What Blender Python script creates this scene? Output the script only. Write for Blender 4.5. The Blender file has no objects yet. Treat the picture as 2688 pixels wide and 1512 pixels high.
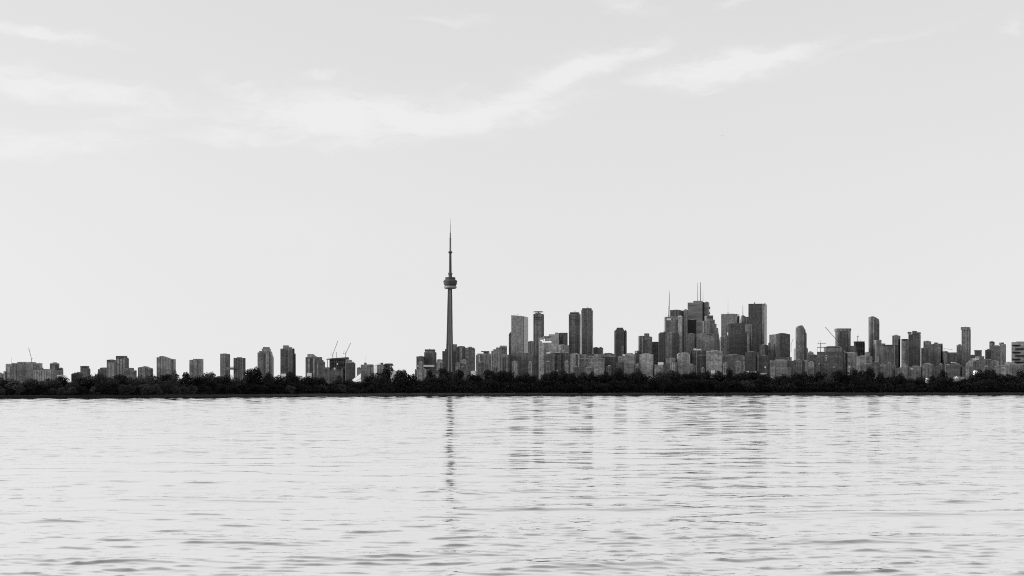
import bpy, math, random
import numpy as np
from mathutils import Vector

S = bpy.context.scene
COL = S.collection
R = math.radians

# ------------------------------------------------------------------ camera
F = 3900.0            # focal length in photo pixels (photo is 2688 wide)
HY, H0 = 1018.0, 4.0  # row of the horizon, height of the eye above the lake
cam = bpy.data.cameras.new('camera')
cam.sensor_width = 36.0
cam.lens = 36.0 * F / 2688.0
cam.shift_y = (HY - 756.0) / 2688.0
cam.clip_start, cam.clip_end = 0.5, 60000.0
camo = bpy.data.objects.new('camera', cam)
camo.location = (0, 0, H0)
camo.rotation_euler = (R(90), 0, 0)
COL.objects.link(camo)
S.camera = camo

# ------------------------------------------------------------------ world, sun, exposure
SUN_AZ, SUN_EL = -91.0, 15.0
world = bpy.data.worlds.new('World')
S.world = world
world.use_nodes = True
world.cycles.sampling_method = 'NONE'      # a nearly even sky needs no light map
S.view_settings.view_transform = 'Standard'
S.view_settings.look = 'None'
S.view_settings.exposure = 0.0
S.view_settings.gamma = 1.0
S.view_settings.use_curve_mapping = False
S.cycles.use_denoising = False
S.cycles.filter_width = 1.05
S.cycles.max_bounces = 5
S.cycles.diffuse_bounces = 2
S.cycles.glossy_bounces = 3


class NT:
    """small helper for node trees"""
    def __init__(self, tree):
        self.t, self.n, self.l = tree, tree.nodes, tree.links

    def put(self, sock, v):
        if v is None:
            return
        if hasattr(v, 'default_value') or hasattr(v, 'is_linked'):
            self.l.new(v, sock)
        else:
            sock.default_value = v

    def math(self, op, a, b=None, c=None, clamp=False):
        m = self.n.new('ShaderNodeMath')
        m.operation, m.use_clamp = op, clamp
        for i, v in enumerate((a, b, c)):
            self.put(m.inputs[i], v)
        return m.outputs[0]

    def noise(self, vec, scale, detail=4, rough=0.55, dist=0.0):
        m = self.n.new('ShaderNodeTexNoise')
        self.l.new(vec, m.inputs['Vector'])
        m.inputs['Scale'].default_value = scale
        m.inputs['Detail'].default_value = detail
        m.inputs['Roughness'].default_value = rough
        m.inputs['Distortion'].default_value = dist
        return m.outputs['Fac']

    def xyz(self, x, y, z=0.0):
        m = self.n.new('ShaderNodeCombineXYZ')
        for i, v in enumerate((x, y, z)):
            self.put(m.inputs[i], v)
        return m.outputs[0]

    def sep(self, v):
        m = self.n.new('ShaderNodeSeparateXYZ')
        self.l.new(v, m.inputs[0])
        return m.outputs

    def ramp(self, fac, a, b, lo, hi):
        m = self.n.new('ShaderNodeMapRange')
        m.interpolation_type = 'SMOOTHSTEP'
        for i, v in enumerate((fac, a, b, lo, hi)):
            self.put(m.inputs[i], v)
        return m.outputs[0]


nt = NT(world.node_tree)
bg = nt.n['Background']
tc = nt.n.new('ShaderNodeTexCoord')
dx, dy, dz = nt.sep(tc.outputs['Generated'])
sky = nt.n.new('ShaderNodeTexSky')
sky.sky_type = 'NISHITA'
sky.sun_disc = False
sky.sun_elevation, sky.sun_rotation = R(SUN_EL), R(SUN_AZ)
sky.dust_density = 2.0
zz = nt.math('SQRT', nt.math('ADD', nt.math('MULTIPLY', dz, dz), 0.014))
nt.l.new(nt.xyz(dx, dy, zz), sky.inputs[0])
bw = nt.n.new('ShaderNodeRGBToBW')
nt.l.new(sky.outputs[0], bw.inputs[0])
lum = nt.math('POWER', nt.math('MULTIPLY', bw.outputs[0], 0.1), 0.30)     # thin evening haze flattens the sky
lum = nt.math('MULTIPLY', lum, 1.155)
# thin streaks of high cloud, laid out by compass direction and elevation
az = nt.math('ARCTAN2', dx, dy)
el = nt.math('ARCSINE', dz)
cu = nt.math('MULTIPLY', az, F)
cv = nt.math('MULTIPLY', el, F)
warp = nt.noise(nt.xyz(nt.math('MULTIPLY', cu, 0.0022), nt.math('MULTIPLY', cv, 0.005)), 1.0, 5, 0.6)
warp = nt.math('MULTIPLY', nt.math('SUBTRACT', warp, 0.5), 170.0)
warp2 = nt.noise(nt.xyz(nt.math('MULTIPLY', cu, 0.004), nt.math('MULTIPLY', cv, 0.011), 7.3), 1.0, 5, 0.65)
warp2 = nt.math('MULTIPLY', nt.math('SUBTRACT', warp2, 0.5), 80.0)
cvw = nt.math('ADD', cv, nt.math('ADD', warp, warp2))
cuw = nt.math('ADD', cu, nt.math('MULTIPLY', warp2, 2.0))
wisps = [  # x, y (photo), half length, half width, tilt, strength
    (90, 100, 190, 17, 0.0, .75), (120, 232, 330, 34, -4, .9), (90, 385, 260, 36, 4, .8),
    (380, 305, 260, 30, 14, .45), (690, 345, 330, 28, 3, .6), (930, 300, 330, 60, -3, 1.0),
    (660, 235, 120, 20, -22, .6), (1180, 310, 330, 52, 9, 1.0), (1480, 205, 240, 32, 18, .9),
    (1690, 132, 75, 15, 18, .85), (1880, 182, 190, 42, 9, 1.0), (2020, 150, 190, 26, 15, .8),
    (2300, 105, 260, 18, 10, .4), (1660, 25, 110, 20, -12, .5), (1960, 4, 75, 12, 10, .7),
    (1180, 45, 140, 12, 4, .45), (2660, 60, 40, 22, -40, .45), (850, 196, 60, 9, 8, .5),
    (1880, 238, 75, 9, 12, .5)]
tot = None
for (x, y, a, b, th, s) in wisps:
    ux = (x - 1344.0)
    vy = F * math.atan((HY - y) / math.hypot(F, ux))
    ux = F * math.atan(ux / F)
    ct, st = math.cos(R(th)), math.sin(R(th))
    du, dv = nt.math('SUBTRACT', cuw, ux), nt.math('SUBTRACT', cvw, vy)
    p = nt.math('ADD', nt.math('MULTIPLY', du, ct / a), nt.math('MULTIPLY', dv, st / a))
    q = nt.math('ADD', nt.math('MULTIPLY', du, -st / b), nt.math('MULTIPLY', dv, ct / b))
    r2 = nt.math('ADD', nt.math('MULTIPLY', p, p), nt.math('MULTIPLY', q, q))
    g = nt.math('MULTIPLY', nt.math('EXPONENT', nt.math('MULTIPLY', r2, -0.85)), s)
    tot = g if tot is None else nt.math('MAXIMUM', tot, g)
fil = nt.noise(nt.xyz(nt.math('MULTIPLY', cuw, 0.004), nt.math('MULTIPLY', cvw, 0.015), 2.0), 1.0, 6, 0.65, 0.6)
fib = nt.noise(nt.xyz(nt.math('MULTIPLY', cu, 0.010), nt.math('MULTIPLY', cvw, 0.055), 9.0), 1.0, 5, 0.6, 0.8)
fil = nt.math('ADD', nt.math('MULTIPLY', fil, 0.6), nt.math('MULTIPLY', fib, 0.4))
cl = nt.ramp(nt.math('MULTIPLY', tot, nt.math('ADD', nt.math('MULTIPLY', fil, 3.5), -0.70)), 0.06, 1.0, 0.0, 1.0)
# faint cirrus over the rest of the sky
far = nt.ramp(nt.noise(nt.xyz(nt.math('MULTIPLY', az, 3.0), nt.math('MULTIPLY', el, 9.0), 4.0), 1.0, 6, 0.6, 0.4), 0.5, 0.8, 0.0, 0.22)
cl = nt.math('MAXIMUM', cl, far)
mx = nt.math('ADD', nt.math('MULTIPLY', nt.math('SUBTRACT', 0.90, lum), nt.math('MULTIPLY', cl, 0.66)), lum)
nt.l.new(nt.math('MULTIPLY', mx, 10.0), bg.inputs[0])
bg.inputs[1].default_value = 0.1

sl = bpy.data.lights.new('sun', 'SUN')
sl.energy, sl.angle, sl.color = 3.0, R(8), (1, 1, 1)
so = bpy.data.objects.new('sun', sl)
sd = Vector((math.sin(R(SUN_AZ)) * math.cos(R(SUN_EL)), math.cos(R(SUN_AZ)) * math.cos(R(SUN_EL)), math.sin(R(SUN_EL))))
so.rotation_euler = sd.to_track_quat('Z', 'Y').to_euler()
so.location = (-300, -60, 200)
COL.objects.link(so)

# ------------------------------------------------------------------ helpers
TONE = [1.0]


def PX(x, Y):
    return (x - 1344.0) / F * Y


def PZ(y, Y):
    return H0 + (HY - y) / F * Y


def tag(o, label=None, cat=None, group=None, kind=None):
    for k, v in (('label', label), ('category', cat), ('group', group), ('kind', kind)):
        if v:
            o[k] = v
    return o


def empty(name, loc):
    o = bpy.data.objects.new(name, None)
    o.location = loc
    o.empty_display_size = 1.0
    COL.objects.link(o)
    return o


class MB:
    """collects geometry in world coordinates, links it as one mesh object"""
    def __init__(self):
        self.v, self.f = [], []

    def prism(self, foot, z0, zt):
        n = len(foot)
        zt = zt if isinstance(zt, (list, tuple)) else [zt] * n
        b = len(self.v)
        self.v += [(p[0], p[1], z0) for p in foot] + [(p[0], p[1], z) for p, z in zip(foot, zt)]
        for i in range(n):
            j = (i + 1) % n
            self.f.append((b + i, b + j, b + n + j, b + n + i))
        self.f.append(tuple(range(b + n, b + 2 * n)))
        self.f.append(tuple(range(b + n - 1, b - 1, -1)))

    def frustum(self, foot, z0, foot2, z1):
        n = len(foot)
        b = len(self.v)
        self.v += [(p[0], p[1], z0) for p in foot] + [(p[0], p[1], z1) for p in foot2]
        for i in range(n):
            j = (i + 1) % n
            self.f.append((b + i, b + j, b + n + j, b + n + i))
        self.f.append(tuple(range(b + n, b + 2 * n)))

    def box(self, x0, x1, y0, y1, z0, z1):
        self.prism([(x0, y0), (x1, y0), (x1, y1), (x0, y1)], z0, z1)

    def obox(self, p, q, out, w0, w1, d, z0, z1):
        """box on the wall line p->q between distances w0,w1, proud by d along out"""
        L = math.hypot(q[0] - p[0], q[1] - p[1])
        tx, ty = (q[0] - p[0]) / L, (q[1] - p[1]) / L
        a = (p[0] + tx * w0 - out[0] * .3, p[1] + ty * w0 - out[1] * .3)
        c = (p[0] + tx * w1 - out[0] * .3, p[1] + ty * w1 - out[1] * .3)
        e = d + .3
        self.prism([(a[0] + out[0] * e, a[1] + out[1] * e), (c[0] + out[0] * e, c[1] + out[1] * e), c, a], z0, z1)

    def extrude(self, poly, y0, y1):
        """poly: list of (X,Z) counter-clockwise seen from the camera; extruded from y0 to y1"""
        n, b = len(poly), len(self.v)
        self.v += [(x, y0, z) for x, z in poly] + [(x, y1, z) for x, z in poly]
        self.f.append(tuple(range(b, b + n)))
        self.f.append(tuple(range(b + 2 * n - 1, b + n - 1, -1)))
        for i in range(n):
            j = (i + 1) % n
            self.f.append((b + j, b + i, b + n + i, b + n + j))

    def tube(self, p, q, r0, r1=None, n=6):
        r1 = r0 if r1 is None else r1
        p, q = Vector(p), Vector(q)
        d = (q - p).normalized()
        a = d.orthogonal().normalized()
        c = d.cross(a)
        b = len(self.v)
        for o, r in ((p, r0), (q, r1)):
            for i in range(n):
                t = 2 * math.pi * i / n
                self.v.append(tuple(o + (a * math.cos(t) + c * math.sin(t)) * r))
        for i in range(n):
            j = (i + 1) % n
            self.f.append((b + i, b + j, b + n + j, b + n + i))
        self.f.append(tuple(range(b + n - 1, b - 1, -1)))
        self.f.append(tuple(range(b + n, b + 2 * n)))

    def lathe(self, cx, cy, prof, n=28):
        b = len(self.v)
        for r, z in prof:
            for i in range(n):
                t = 2 * math.pi * i / n
                self.v.append((cx + r * math.cos(t), cy + r * math.sin(t), z))
        for k in range(len(prof) - 1):
            for i in range(n):
                j = (i + 1) % n
                self.f.append((b + k * n + i, b + k * n + j, b + (k + 1) * n + j, b + (k + 1) * n + i))
        self.f.append(tuple(range(b + (len(prof) - 1) * n, b + len(prof) * n)))
        self.f.append(tuple(range(b + n - 1, b - 1, -1)))

    def build(self, name, mat, parent=None, smooth=False, uvoff=0.0):
        loc = parent.location if parent is not None else Vector((0, 0, 0))
        if parent is not None and parent.parent is not None:
            loc = loc + parent.parent.location
        V = np.array(self.v, dtype=float)
        me = bpy.data.meshes.new(name)
        me.from_pydata([tuple(x) for x in (V - np.array(loc))], [], self.f)
        uv = me.uv_layers.new(name='UVMap').data
        me.polygons.foreach_get
        for p in me.polygons:
            nx, ny, nz = p.normal
            k = math.hypot(nx, ny)
            for li in p.loop_indices:
                w = self.v[me.loops[li].vertex_index]
                if k < 0.7:
                    uv[li].uv = (w[0] + uvoff, w[1])
                else:
                    uv[li].uv = ((w[0] * -ny + w[1] * nx) / k + uvoff, w[2])
            p.use_smooth = smooth
        me.materials.append(MATS[mat] if isinstance(mat, str) else mat)
        o = bpy.data.objects.new(name, me)
        o.color = (TONE[0],) * 3 + (1,)
        COL.objects.link(o)
        if parent is not None:
            o.parent = parent
        return o


# ------------------------------------------------------------------ materials
MATS = {}


def grey(v):
    return (v, v, v, 1)


def facade(name, base, win, colw=4.0, floor=3.6, cell=0.5, streak=0.3, rough=0.6, wx=(0.12, 0.88), wz=(0.3, 0.9), spec=0.3):
    m = bpy.data.materials.new(name)
    m.use_nodes = True
    t = NT(m.node_tree)
    bs = t.n['Principled BSDF']
    uvn = t.n.new('ShaderNodeUVMap')
    u, v, _ = t.sep(uvn.outputs[0])
    oi = t.n.new('ShaderNodeObjectInfo')
    off = t.math('MULTIPLY', oi.outputs['Random'], 517.0)
    uu = t.math('DIVIDE', t.math('ADD', u, off), colw)
    vv = t.math('DIVIDE', v, floor)
    fu, fv = t.math('FLOOR', uu), t.math('FLOOR', vv)
    cu_, cv_ = t.math('FRACT', uu), t.math('FRACT', vv)

    def wn(vec):
        k = t.n.new('ShaderNodeTexWhiteNoise')
        k.noise_dimensions = '3D'
        t.l.new(vec, k.inputs['Vector'])
        return k.outputs['Value']
    n1 = wn(t.xyz(fu, fv, off))
    n2 = wn(t.xyz(fu, 3.0, off))
    n3 = wn(t.xyz(t.math('FLOOR', t.math('DIVIDE', uu, 1.4)), t.math('FLOOR', t.math('DIVIDE', vv, 1.6)), off))
    inx = t.math('MULTIPLY', t.math('GREATER_THAN', cu_, wx[0]), t.math('LESS_THAN', cu_, wx[1]))
    inz = t.math('MULTIPLY', t.math('GREATER_THAN', cv_, wz[0]), t.math('LESS_THAN', cv_, wz[1]))
    inw = t.math('MULTIPLY', inx, inz)
    big = t.noise(t.xyz(t.math('MULTIPLY', uu, 0.25), t.math('MULTIPLY', vv, 0.12), off), 1.0, 3, 0.6)
    wcol = t.math('MULTIPLY', t.math('ADD', t.math('MULTIPLY', n1, 2 * cell), 1 - cell), win)
    col = t.math('ADD', t.math('MULTIPLY', inw, wcol), t.math('MULTIPLY', t.math('SUBTRACT', 1.0, inw), base))
    col = t.math('MULTIPLY', col, t.math('ADD', t.math('MULTIPLY', n2, 1.2 * streak), 1 - .6 * streak))
    col = t.math('MULTIPLY', col, t.math('ADD', t.math('MULTIPLY', n3, .5), 1 - .25))
    col = t.math('MULTIPLY', col, t.math('ADD', t.math('MULTIPLY', big, 0.6), 0.7))
    col = t.math('MULTIPLY', col, t.sep(oi.outputs['Color'])[0])
    t.l.new(t.xyz(col, col, col), bs.inputs['Base Color'])
    t.put(bs.inputs['Roughness'], t.math('SUBTRACT', rough, t.math('MULTIPLY', inw, rough * .5)))
    bs.inputs['Specular IOR Level'].default_value = spec
    MATS[name] = m


def plain(name, v, rough=0.7, var=0.25, scale=0.3, metallic=0.0, spec=0.3):
    m = bpy.data.materials.new(name)
    m.use_nodes = True
    t = NT(m.node_tree)
    bs = t.n['Principled BSDF']
    g = t.n.new('ShaderNodeNewGeometry')
    n = t.noise(g.outputs['Position'], scale, 5, 0.6)
    c = t.math('MULTIPLY', t.math('ADD', t.math('MULTIPLY', n, 2 * var), 1 - var), v)
    t.l.new(t.xyz(c, c, c), bs.inputs['Base Color'])
    bs.inputs['Roughness'].default_value = rough
    bs.inputs['Metallic'].default_value = metallic
    bs.inputs['Specular IOR Level'].default_value = spec
    MATS[name] = m


facade('concrete_pale', .29, .15, 4.4, 3.3, .5, .25)
facade('concrete_mid', .27, .10, 4.2, 3.3, .6, .35)
facade('concrete_dark', .155, .05, 4.4, 3.3, .7, .4)
facade('condo', .27, .075, 5.5, 3.1, .7, .45, wx=(.2, .95), wz=(.2, .9))
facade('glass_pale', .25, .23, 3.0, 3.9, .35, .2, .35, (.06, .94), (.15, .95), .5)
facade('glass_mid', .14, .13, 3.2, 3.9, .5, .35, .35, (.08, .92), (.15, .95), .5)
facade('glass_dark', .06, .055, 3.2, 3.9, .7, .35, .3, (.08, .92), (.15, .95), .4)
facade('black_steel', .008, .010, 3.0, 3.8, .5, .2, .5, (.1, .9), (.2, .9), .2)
facade('banded', .36, .17, 40.0, 3.9, .3, .08, .5, (.0, 1.0), (.35, .9))
facade('skeleton', .12, .02, 7.0, 3.6, .9, .2, .8, (.08, .92), (.12, 1.0), .1)
plain('concrete', .26, .8, .25, .12)
plain('tower_concrete', .078, .8, .3, .09)
plain('pale_panel', .62, .6, .12, .08)
plain('radome_skin', .27, .6, .12, .08)
plain('white_paint', .8, .5, .08, .1)
plain('steel_dark', .05, .6)
plain('steel_mid', .16, .5)
plain('steel_pale', .38, .6)
plain('stone_wet', .012, .35, .5, .8)
plain('stone_dry', .085, .9, .5, .5)
plain('soil', .010, 1.0, .4, .1)
plain('city_ground', .08, .9, .4, .02)
plain('bark', .03, .9, .4, 2.0)
plain('bird_grey', .35, .7, .2, 4.0)


plain('sign_white', .85, .5, .03, .1)
MATS['sign_white'].node_tree.nodes['Principled BSDF'].inputs['Emission Color'].default_value = (1, 1, 1, 1)     # glow added so the sign letters read bright
MATS['sign_white'].node_tree.nodes['Principled BSDF'].inputs['Emission Strength'].default_value = .5


def leafmat(name, v, spread):
    m = bpy.data.materials.new(name)
    m.use_nodes = True
    t = NT(m.node_tree)
    bs = t.n['Principled BSDF']
    g = t.n.new('ShaderNodeNewGeometry')
    oi = t.n.new('ShaderNodeObjectInfo')
    n = t.noise(g.outputs['Position'], .5, 4, .65)
    a = t.math('ADD', t.math('MULTIPLY', g.outputs['Random Per Island'], 1.0), .4)
    a = t.math('MULTIPLY', a, t.math('ADD', t.math('MULTIPLY', n, 1.4), .3))
    a = t.math('MULTIPLY', a, t.math('ADD', t.math('MULTIPLY', oi.outputs['Random'], spread), 1 - spread / 2))
    c = t.math('MULTIPLY', a, v)
    t.l.new(t.xyz(c, c, c), bs.inputs['Base Color'])
    bs.inputs['Roughness'].default_value = .7
    bs.inputs['Specular IOR Level'].default_value = .15
    MATS[name] = m


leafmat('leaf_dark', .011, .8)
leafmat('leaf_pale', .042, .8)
leafmat('leaf_scrub', .011, .5)


def watermat():
    m = bpy.data.materials.new('lake_water')
    m.use_nodes = True
    t = NT(m.node_tree)
    t.n.remove(t.n['Principled BSDF'])
    out = t.n['Material Output']
    g = t.n.new('ShaderNodeNewGeometry')
    x, y, z = t.sep(g.outputs['Position'])
    n = t.noise(t.xyz(t.math('MULTIPLY', x, 1.5), t.math('MULTIPLY', y, 2.4)), 1.0, 4, .5, .4)
    b = t.n.new('ShaderNodeBump')
    b.inputs['Strength'].default_value = 1.0
    b.inputs['Distance'].default_value = .006
    t.l.new(n, b.inputs['Height'])
    fr = t.n.new('ShaderNodeFresnel')
    fr.inputs['IOR'].default_value = 1.333
    t.l.new(b.outputs[0], fr.inputs['Normal'])
    gl = t.n.new('ShaderNodeBsdfGlossy')
    gl.inputs['Color'].default_value = grey(.98)
    gl.inputs['Roughness'].default_value = .06
    t.l.new(b.outputs[0], gl.inputs['Normal'])
    df = t.n.new('ShaderNodeBsdfDiffuse')
    df.inputs['Color'].default_value = grey(.02)
    mx_ = t.n.new('ShaderNodeMixShader')
    t.l.new(t.ramp(fr.outputs[0], .06, .48, .25, .98), mx_.inputs[0])
    t.l.new(df.outputs[0], mx_.inputs[1])
    t.l.new(gl.outputs[0], mx_.inputs[2])
    t.l.new(mx_.outputs[0], out.inputs['Surface'])
    MATS['lake_water'] = m


watermat()

# ------------------------------------------------------------------ lake
SHORE = [(-900, 560), (0, 604), (340, 632), (680, 698), (1000, 768), (1300, 832), (1620, 858), (1900, 880), (2688, 884), (3600, 890)]
SHORE_W = [(PX(x, Y), Y) for x, Y in SHORE]


def shore_y(X):
    return float(np.interp(X, [p[0] for p in SHORE_W], [p[1] for p in SHORE_W]))


def make_lake():
    rs = np.random.RandomState(5)
    rows = [24.0]
    while rows[-1] < 905:
        rows.append(rows[-1] + 0.075 + 0.00095 * rows[-1])
    rows = np.array(rows)
    front = np.array([-400.0, -100, -20, 10, 20])
    back = np.array([950.0, 1200, 2000, 3600, 9000, 20000])
    ys = np.concatenate([front, rows, back])
    spacing = np.concatenate([np.full(5, 50.0), 0.075 + 0.00095 * rows, np.full(6, 500.0)])
    NCOL = 401
    u = np.linspace(-.42, .42, NCOL)
    u = np.concatenate([[-30, -3, -1, -.55], u, [.55, 1, 3, 30]])
    Yg = np.repeat(ys[:, None], len(u), 1)
    half = np.maximum(np.abs(ys), 24.0)
    Xg = half[:, None] * u[None, :] + np.sign(u)[None, :] * np.clip(np.abs(u) - .42, 0, .01)[None, :]
    # gusts: calmer and rougher patches
    gust = np.zeros_like(Xg)
    for k in range(14):
        lam = rs.uniform(14, 70)
        th = rs.uniform(0, 2 * math.pi)
        gust += np.sin((Xg * .55 * math.cos(th) + Yg * math.sin(th)) * 2 * math.pi / lam + rs.uniform(0, 6.28))
    gust = np.clip(0.95 + gust * .10, .5, 1.5)
    wx = Xg + .5 * np.sin(Xg * .31 + Yg * .12) + .9 * np.sin(Yg * .07 - Xg * .045 + 2)
    wy = Yg + .45 * np.sin(Xg * .21 + 1.3) + .5 * np.sin(Xg * .083 + Yg * .051) + .18 * np.sin(Xg * .83 + Yg * .3)
    dxs = half[:, None] * (0.84 / (NCOL - 1))

    def field(lo, hi, count, spread, flat):
        """unit-variance random swell between two wavelengths, thinned where the sheet is too coarse for it"""
        f = np.zeros_like(Xg)
        for k in range(count):
            lam = lo * (hi / lo) ** ((k + rs.uniform(0, 1)) / count)
            th = rs.normal(0.05, spread)         # nearly toward the camera: crests lie across the view
            kx, ky = math.sin(th) * 2 * math.pi / lam, math.cos(th) * 2 * math.pi / lam
            ay = np.clip(lam / (abs(math.cos(th)) + 1e-3) / (spacing * 2.4) - 1, 0, 1)[:, None]
            ax = np.clip(lam / (abs(math.sin(th)) + 1e-3) / (dxs * 2.4) - 1, 0, 1)
            f += lam ** flat * np.cos(wx * kx + wy * ky + rs.uniform(0, 6.28)) * np.minimum(ay, ax)
        return f / f[:400].std()
    calm = np.interp(Yg, [24, 80], [.72, 1.0])           # sheltered water close to the viewer's shore
    g0 = field(2.4, 8.0, 36, .55, .7)
    g1 = field(.62, 1.9, 56, .36, .6) * gust
    g2 = field(.24, .62, 70, .40, .6) * gust
    Z = .036 * np.exp(np.clip(.5 * g0, -2, 1.15)) + calm * (.0040 * np.exp(np.clip(1.1 * g1, -3, 2.4)) + .0022 * np.exp(np.clip(1.1 * g2, -3, 2.4)))
    Z -= Z[5:-6].mean()
    Z[:5, :] = 0
    Z[-6:, :] = 0
    Z[:, :4] = 0
    Z[:, -4:] = 0
    nr, nc = Xg.shape
    co = np.stack([Xg, Yg, Z], -1).reshape(-1, 3)
    i = np.arange((nr - 1) * nc).reshape(nr - 1, nc)[:, :-1].ravel()
    q = np.stack([i, i + 1, i + 1 + nc, i + nc], 1)
    me = bpy.data.meshes.new('lake_water')
    me.vertices.add(len(co))
    me.vertices.foreach_set('co', co.ravel())
    me.loops.add(q.size)
    me.loops.foreach_set('vertex_index', q.ravel().astype(np.int32))
    me.polygons.add(len(q))
    me.polygons.foreach_set('loop_start', np.arange(0, q.size, 4, dtype=np.int32))
    me.polygons.foreach_set('use_smooth', np.ones(len(q), dtype=bool))
    me.update(calc_edges=True)
    me.materials.append(MATS['lake_water'])
    o = bpy.data.objects.new('water', me)
    COL.objects.link(o)
    tag(o, 'rippled pale lake filling the lower third of the view', None, None, 'structure')


make_lake()

# ------------------------------------------------------------------ land: wooded spit with its sea wall, and the city shore
XS = [p[0] for p in SHORE_W]
m = MB()
gx = np.linspace(-1400, 1400, 140)
prof = [(1.4, -1.0), (1.5, .90), (6, 1.2), (15, 2.7), (28, 3.7), (60, 3.2), (120, 1.6), (230, .6), (232, -1.0)]
for X in gx:
    for d, h in prof:
        m.v.append((X, shore_y(X) + d, h + (.35 * math.sin(X * .11 + d) if 5 < d < 200 else 0)))
for i in range(len(gx) - 1):
    for j in range(len(prof) - 1):
        k = i * len(prof) + j
        m.f.append((k, k + len(prof), k + len(prof) + 1, k + 1))
tag(m.build('ground', 'soil'), 'low dark wooded spit behind the sea wall', None, None, 'structure')
m = MB()
m.prism([(-9000, 3700), (9000, 3700), (16000, 20000), (-16000, 20000)], -1, 2.0)
tag(m.build('city_ground', 'city_ground'), 'city waterfront land behind the wooded spit', None, None, 'structure')

wall = empty('sea_wall', (0, 850, 0))
face, coping = MB(), MB()
r_ = random.Random(3)
X = -330.0
while X < 330:
    L = r_.uniform(3.0, 7.5)
    X2 = X + L
    y0, y1 = shore_y(X), shore_y(X2)
    j = r_.uniform(-.15, .15)
    h = .78 + r_.uniform(-.10, .10)
    face.prism([(X, y0 + j), (X2 - .05, y1 + j), (X2 - .05, y1 + 2.0), (X, y0 + 2.0)], -.8, h)
    X = X2
X = -330.0
while X < 330:
    L = r_.uniform(1.0, 5.0)
    if r_.random() < .93:
        y0, y1 = shore_y(X), shore_y(X + L)
        j = r_.uniform(.1, .5)
        h = .95 + r_.uniform(.0, .12)
        coping.prism([(X, y0 + j), (X + L, y1 + j), (X + L, y1 + 3.2), (X, y0 + 3.2)], .75, h)
    X += L
tag(face.build('wall_face', 'stone_wet', wall), None, None, None, 'stuff')
tag(coping.build('coping', 'stone_dry', wall), None, None, None, 'stuff')
tag(wall, 'low dark sea wall with pale stone edge along the water', 'sea wall')

# ------------------------------------------------------------------ buildings
ids = [0]


def relief(par, edges, style, mat, z_lo, rnd):
    """fine facade relief on wall lines: edges = [(p, q, topfunc(t))]"""
    g = MB()
    for p, q, top in edges:
        L = math.hypot(q[0] - p[0], q[1] - p[1])
        if L < 6:
            continue
        tx, ty = (q[0] - p[0]) / L, (q[1] - p[1]) / L
        out = (ty, -tx)
        if style == 'pier':
            n = max(2, int(L / rnd.uniform(6.5, 9.5)))
            for i in range(n + 1):
                w = .4 + (L - 2.2) * i / n
                z1 = min(top(w / L), top(min(1, (w + 1.4) / L))) - .4
                if z1 > z_lo + 4:
                    g.obox(p, q, out, w, w + 1.4, .8, z_lo, z1)
        elif style in ('balc', 'band'):
            n = 1 if style == 'band' else max(2, int(L / rnd.uniform(6, 9)))
            fl = 3.2 if style == 'balc' else 4.0
            for i in range(n):
                if style == 'balc' and rnd.random() < .42:
                    continue
                a, b = L * i / n + .3, L * (i + 1) / n - .3
                z1 = min(top(a / L), top(b / L)) - 3
                z = max(z_lo, 26.0)
                while z < z1:
                    if style == 'balc':
                        g.obox(p, q, out, a, b, 1.3, z, z + 1.15)
                    else:
                        g.obox(p, q, out, a, b, .35, z, z + 1.3)
                    z += fl
    if g.v:
        nm = {'pier': 'facade_piers', 'balc': 'balconies', 'band': 'floor_bands'}[style]
        tag(g.build(nm, mat, par), None, None, None, 'stuff')


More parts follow.
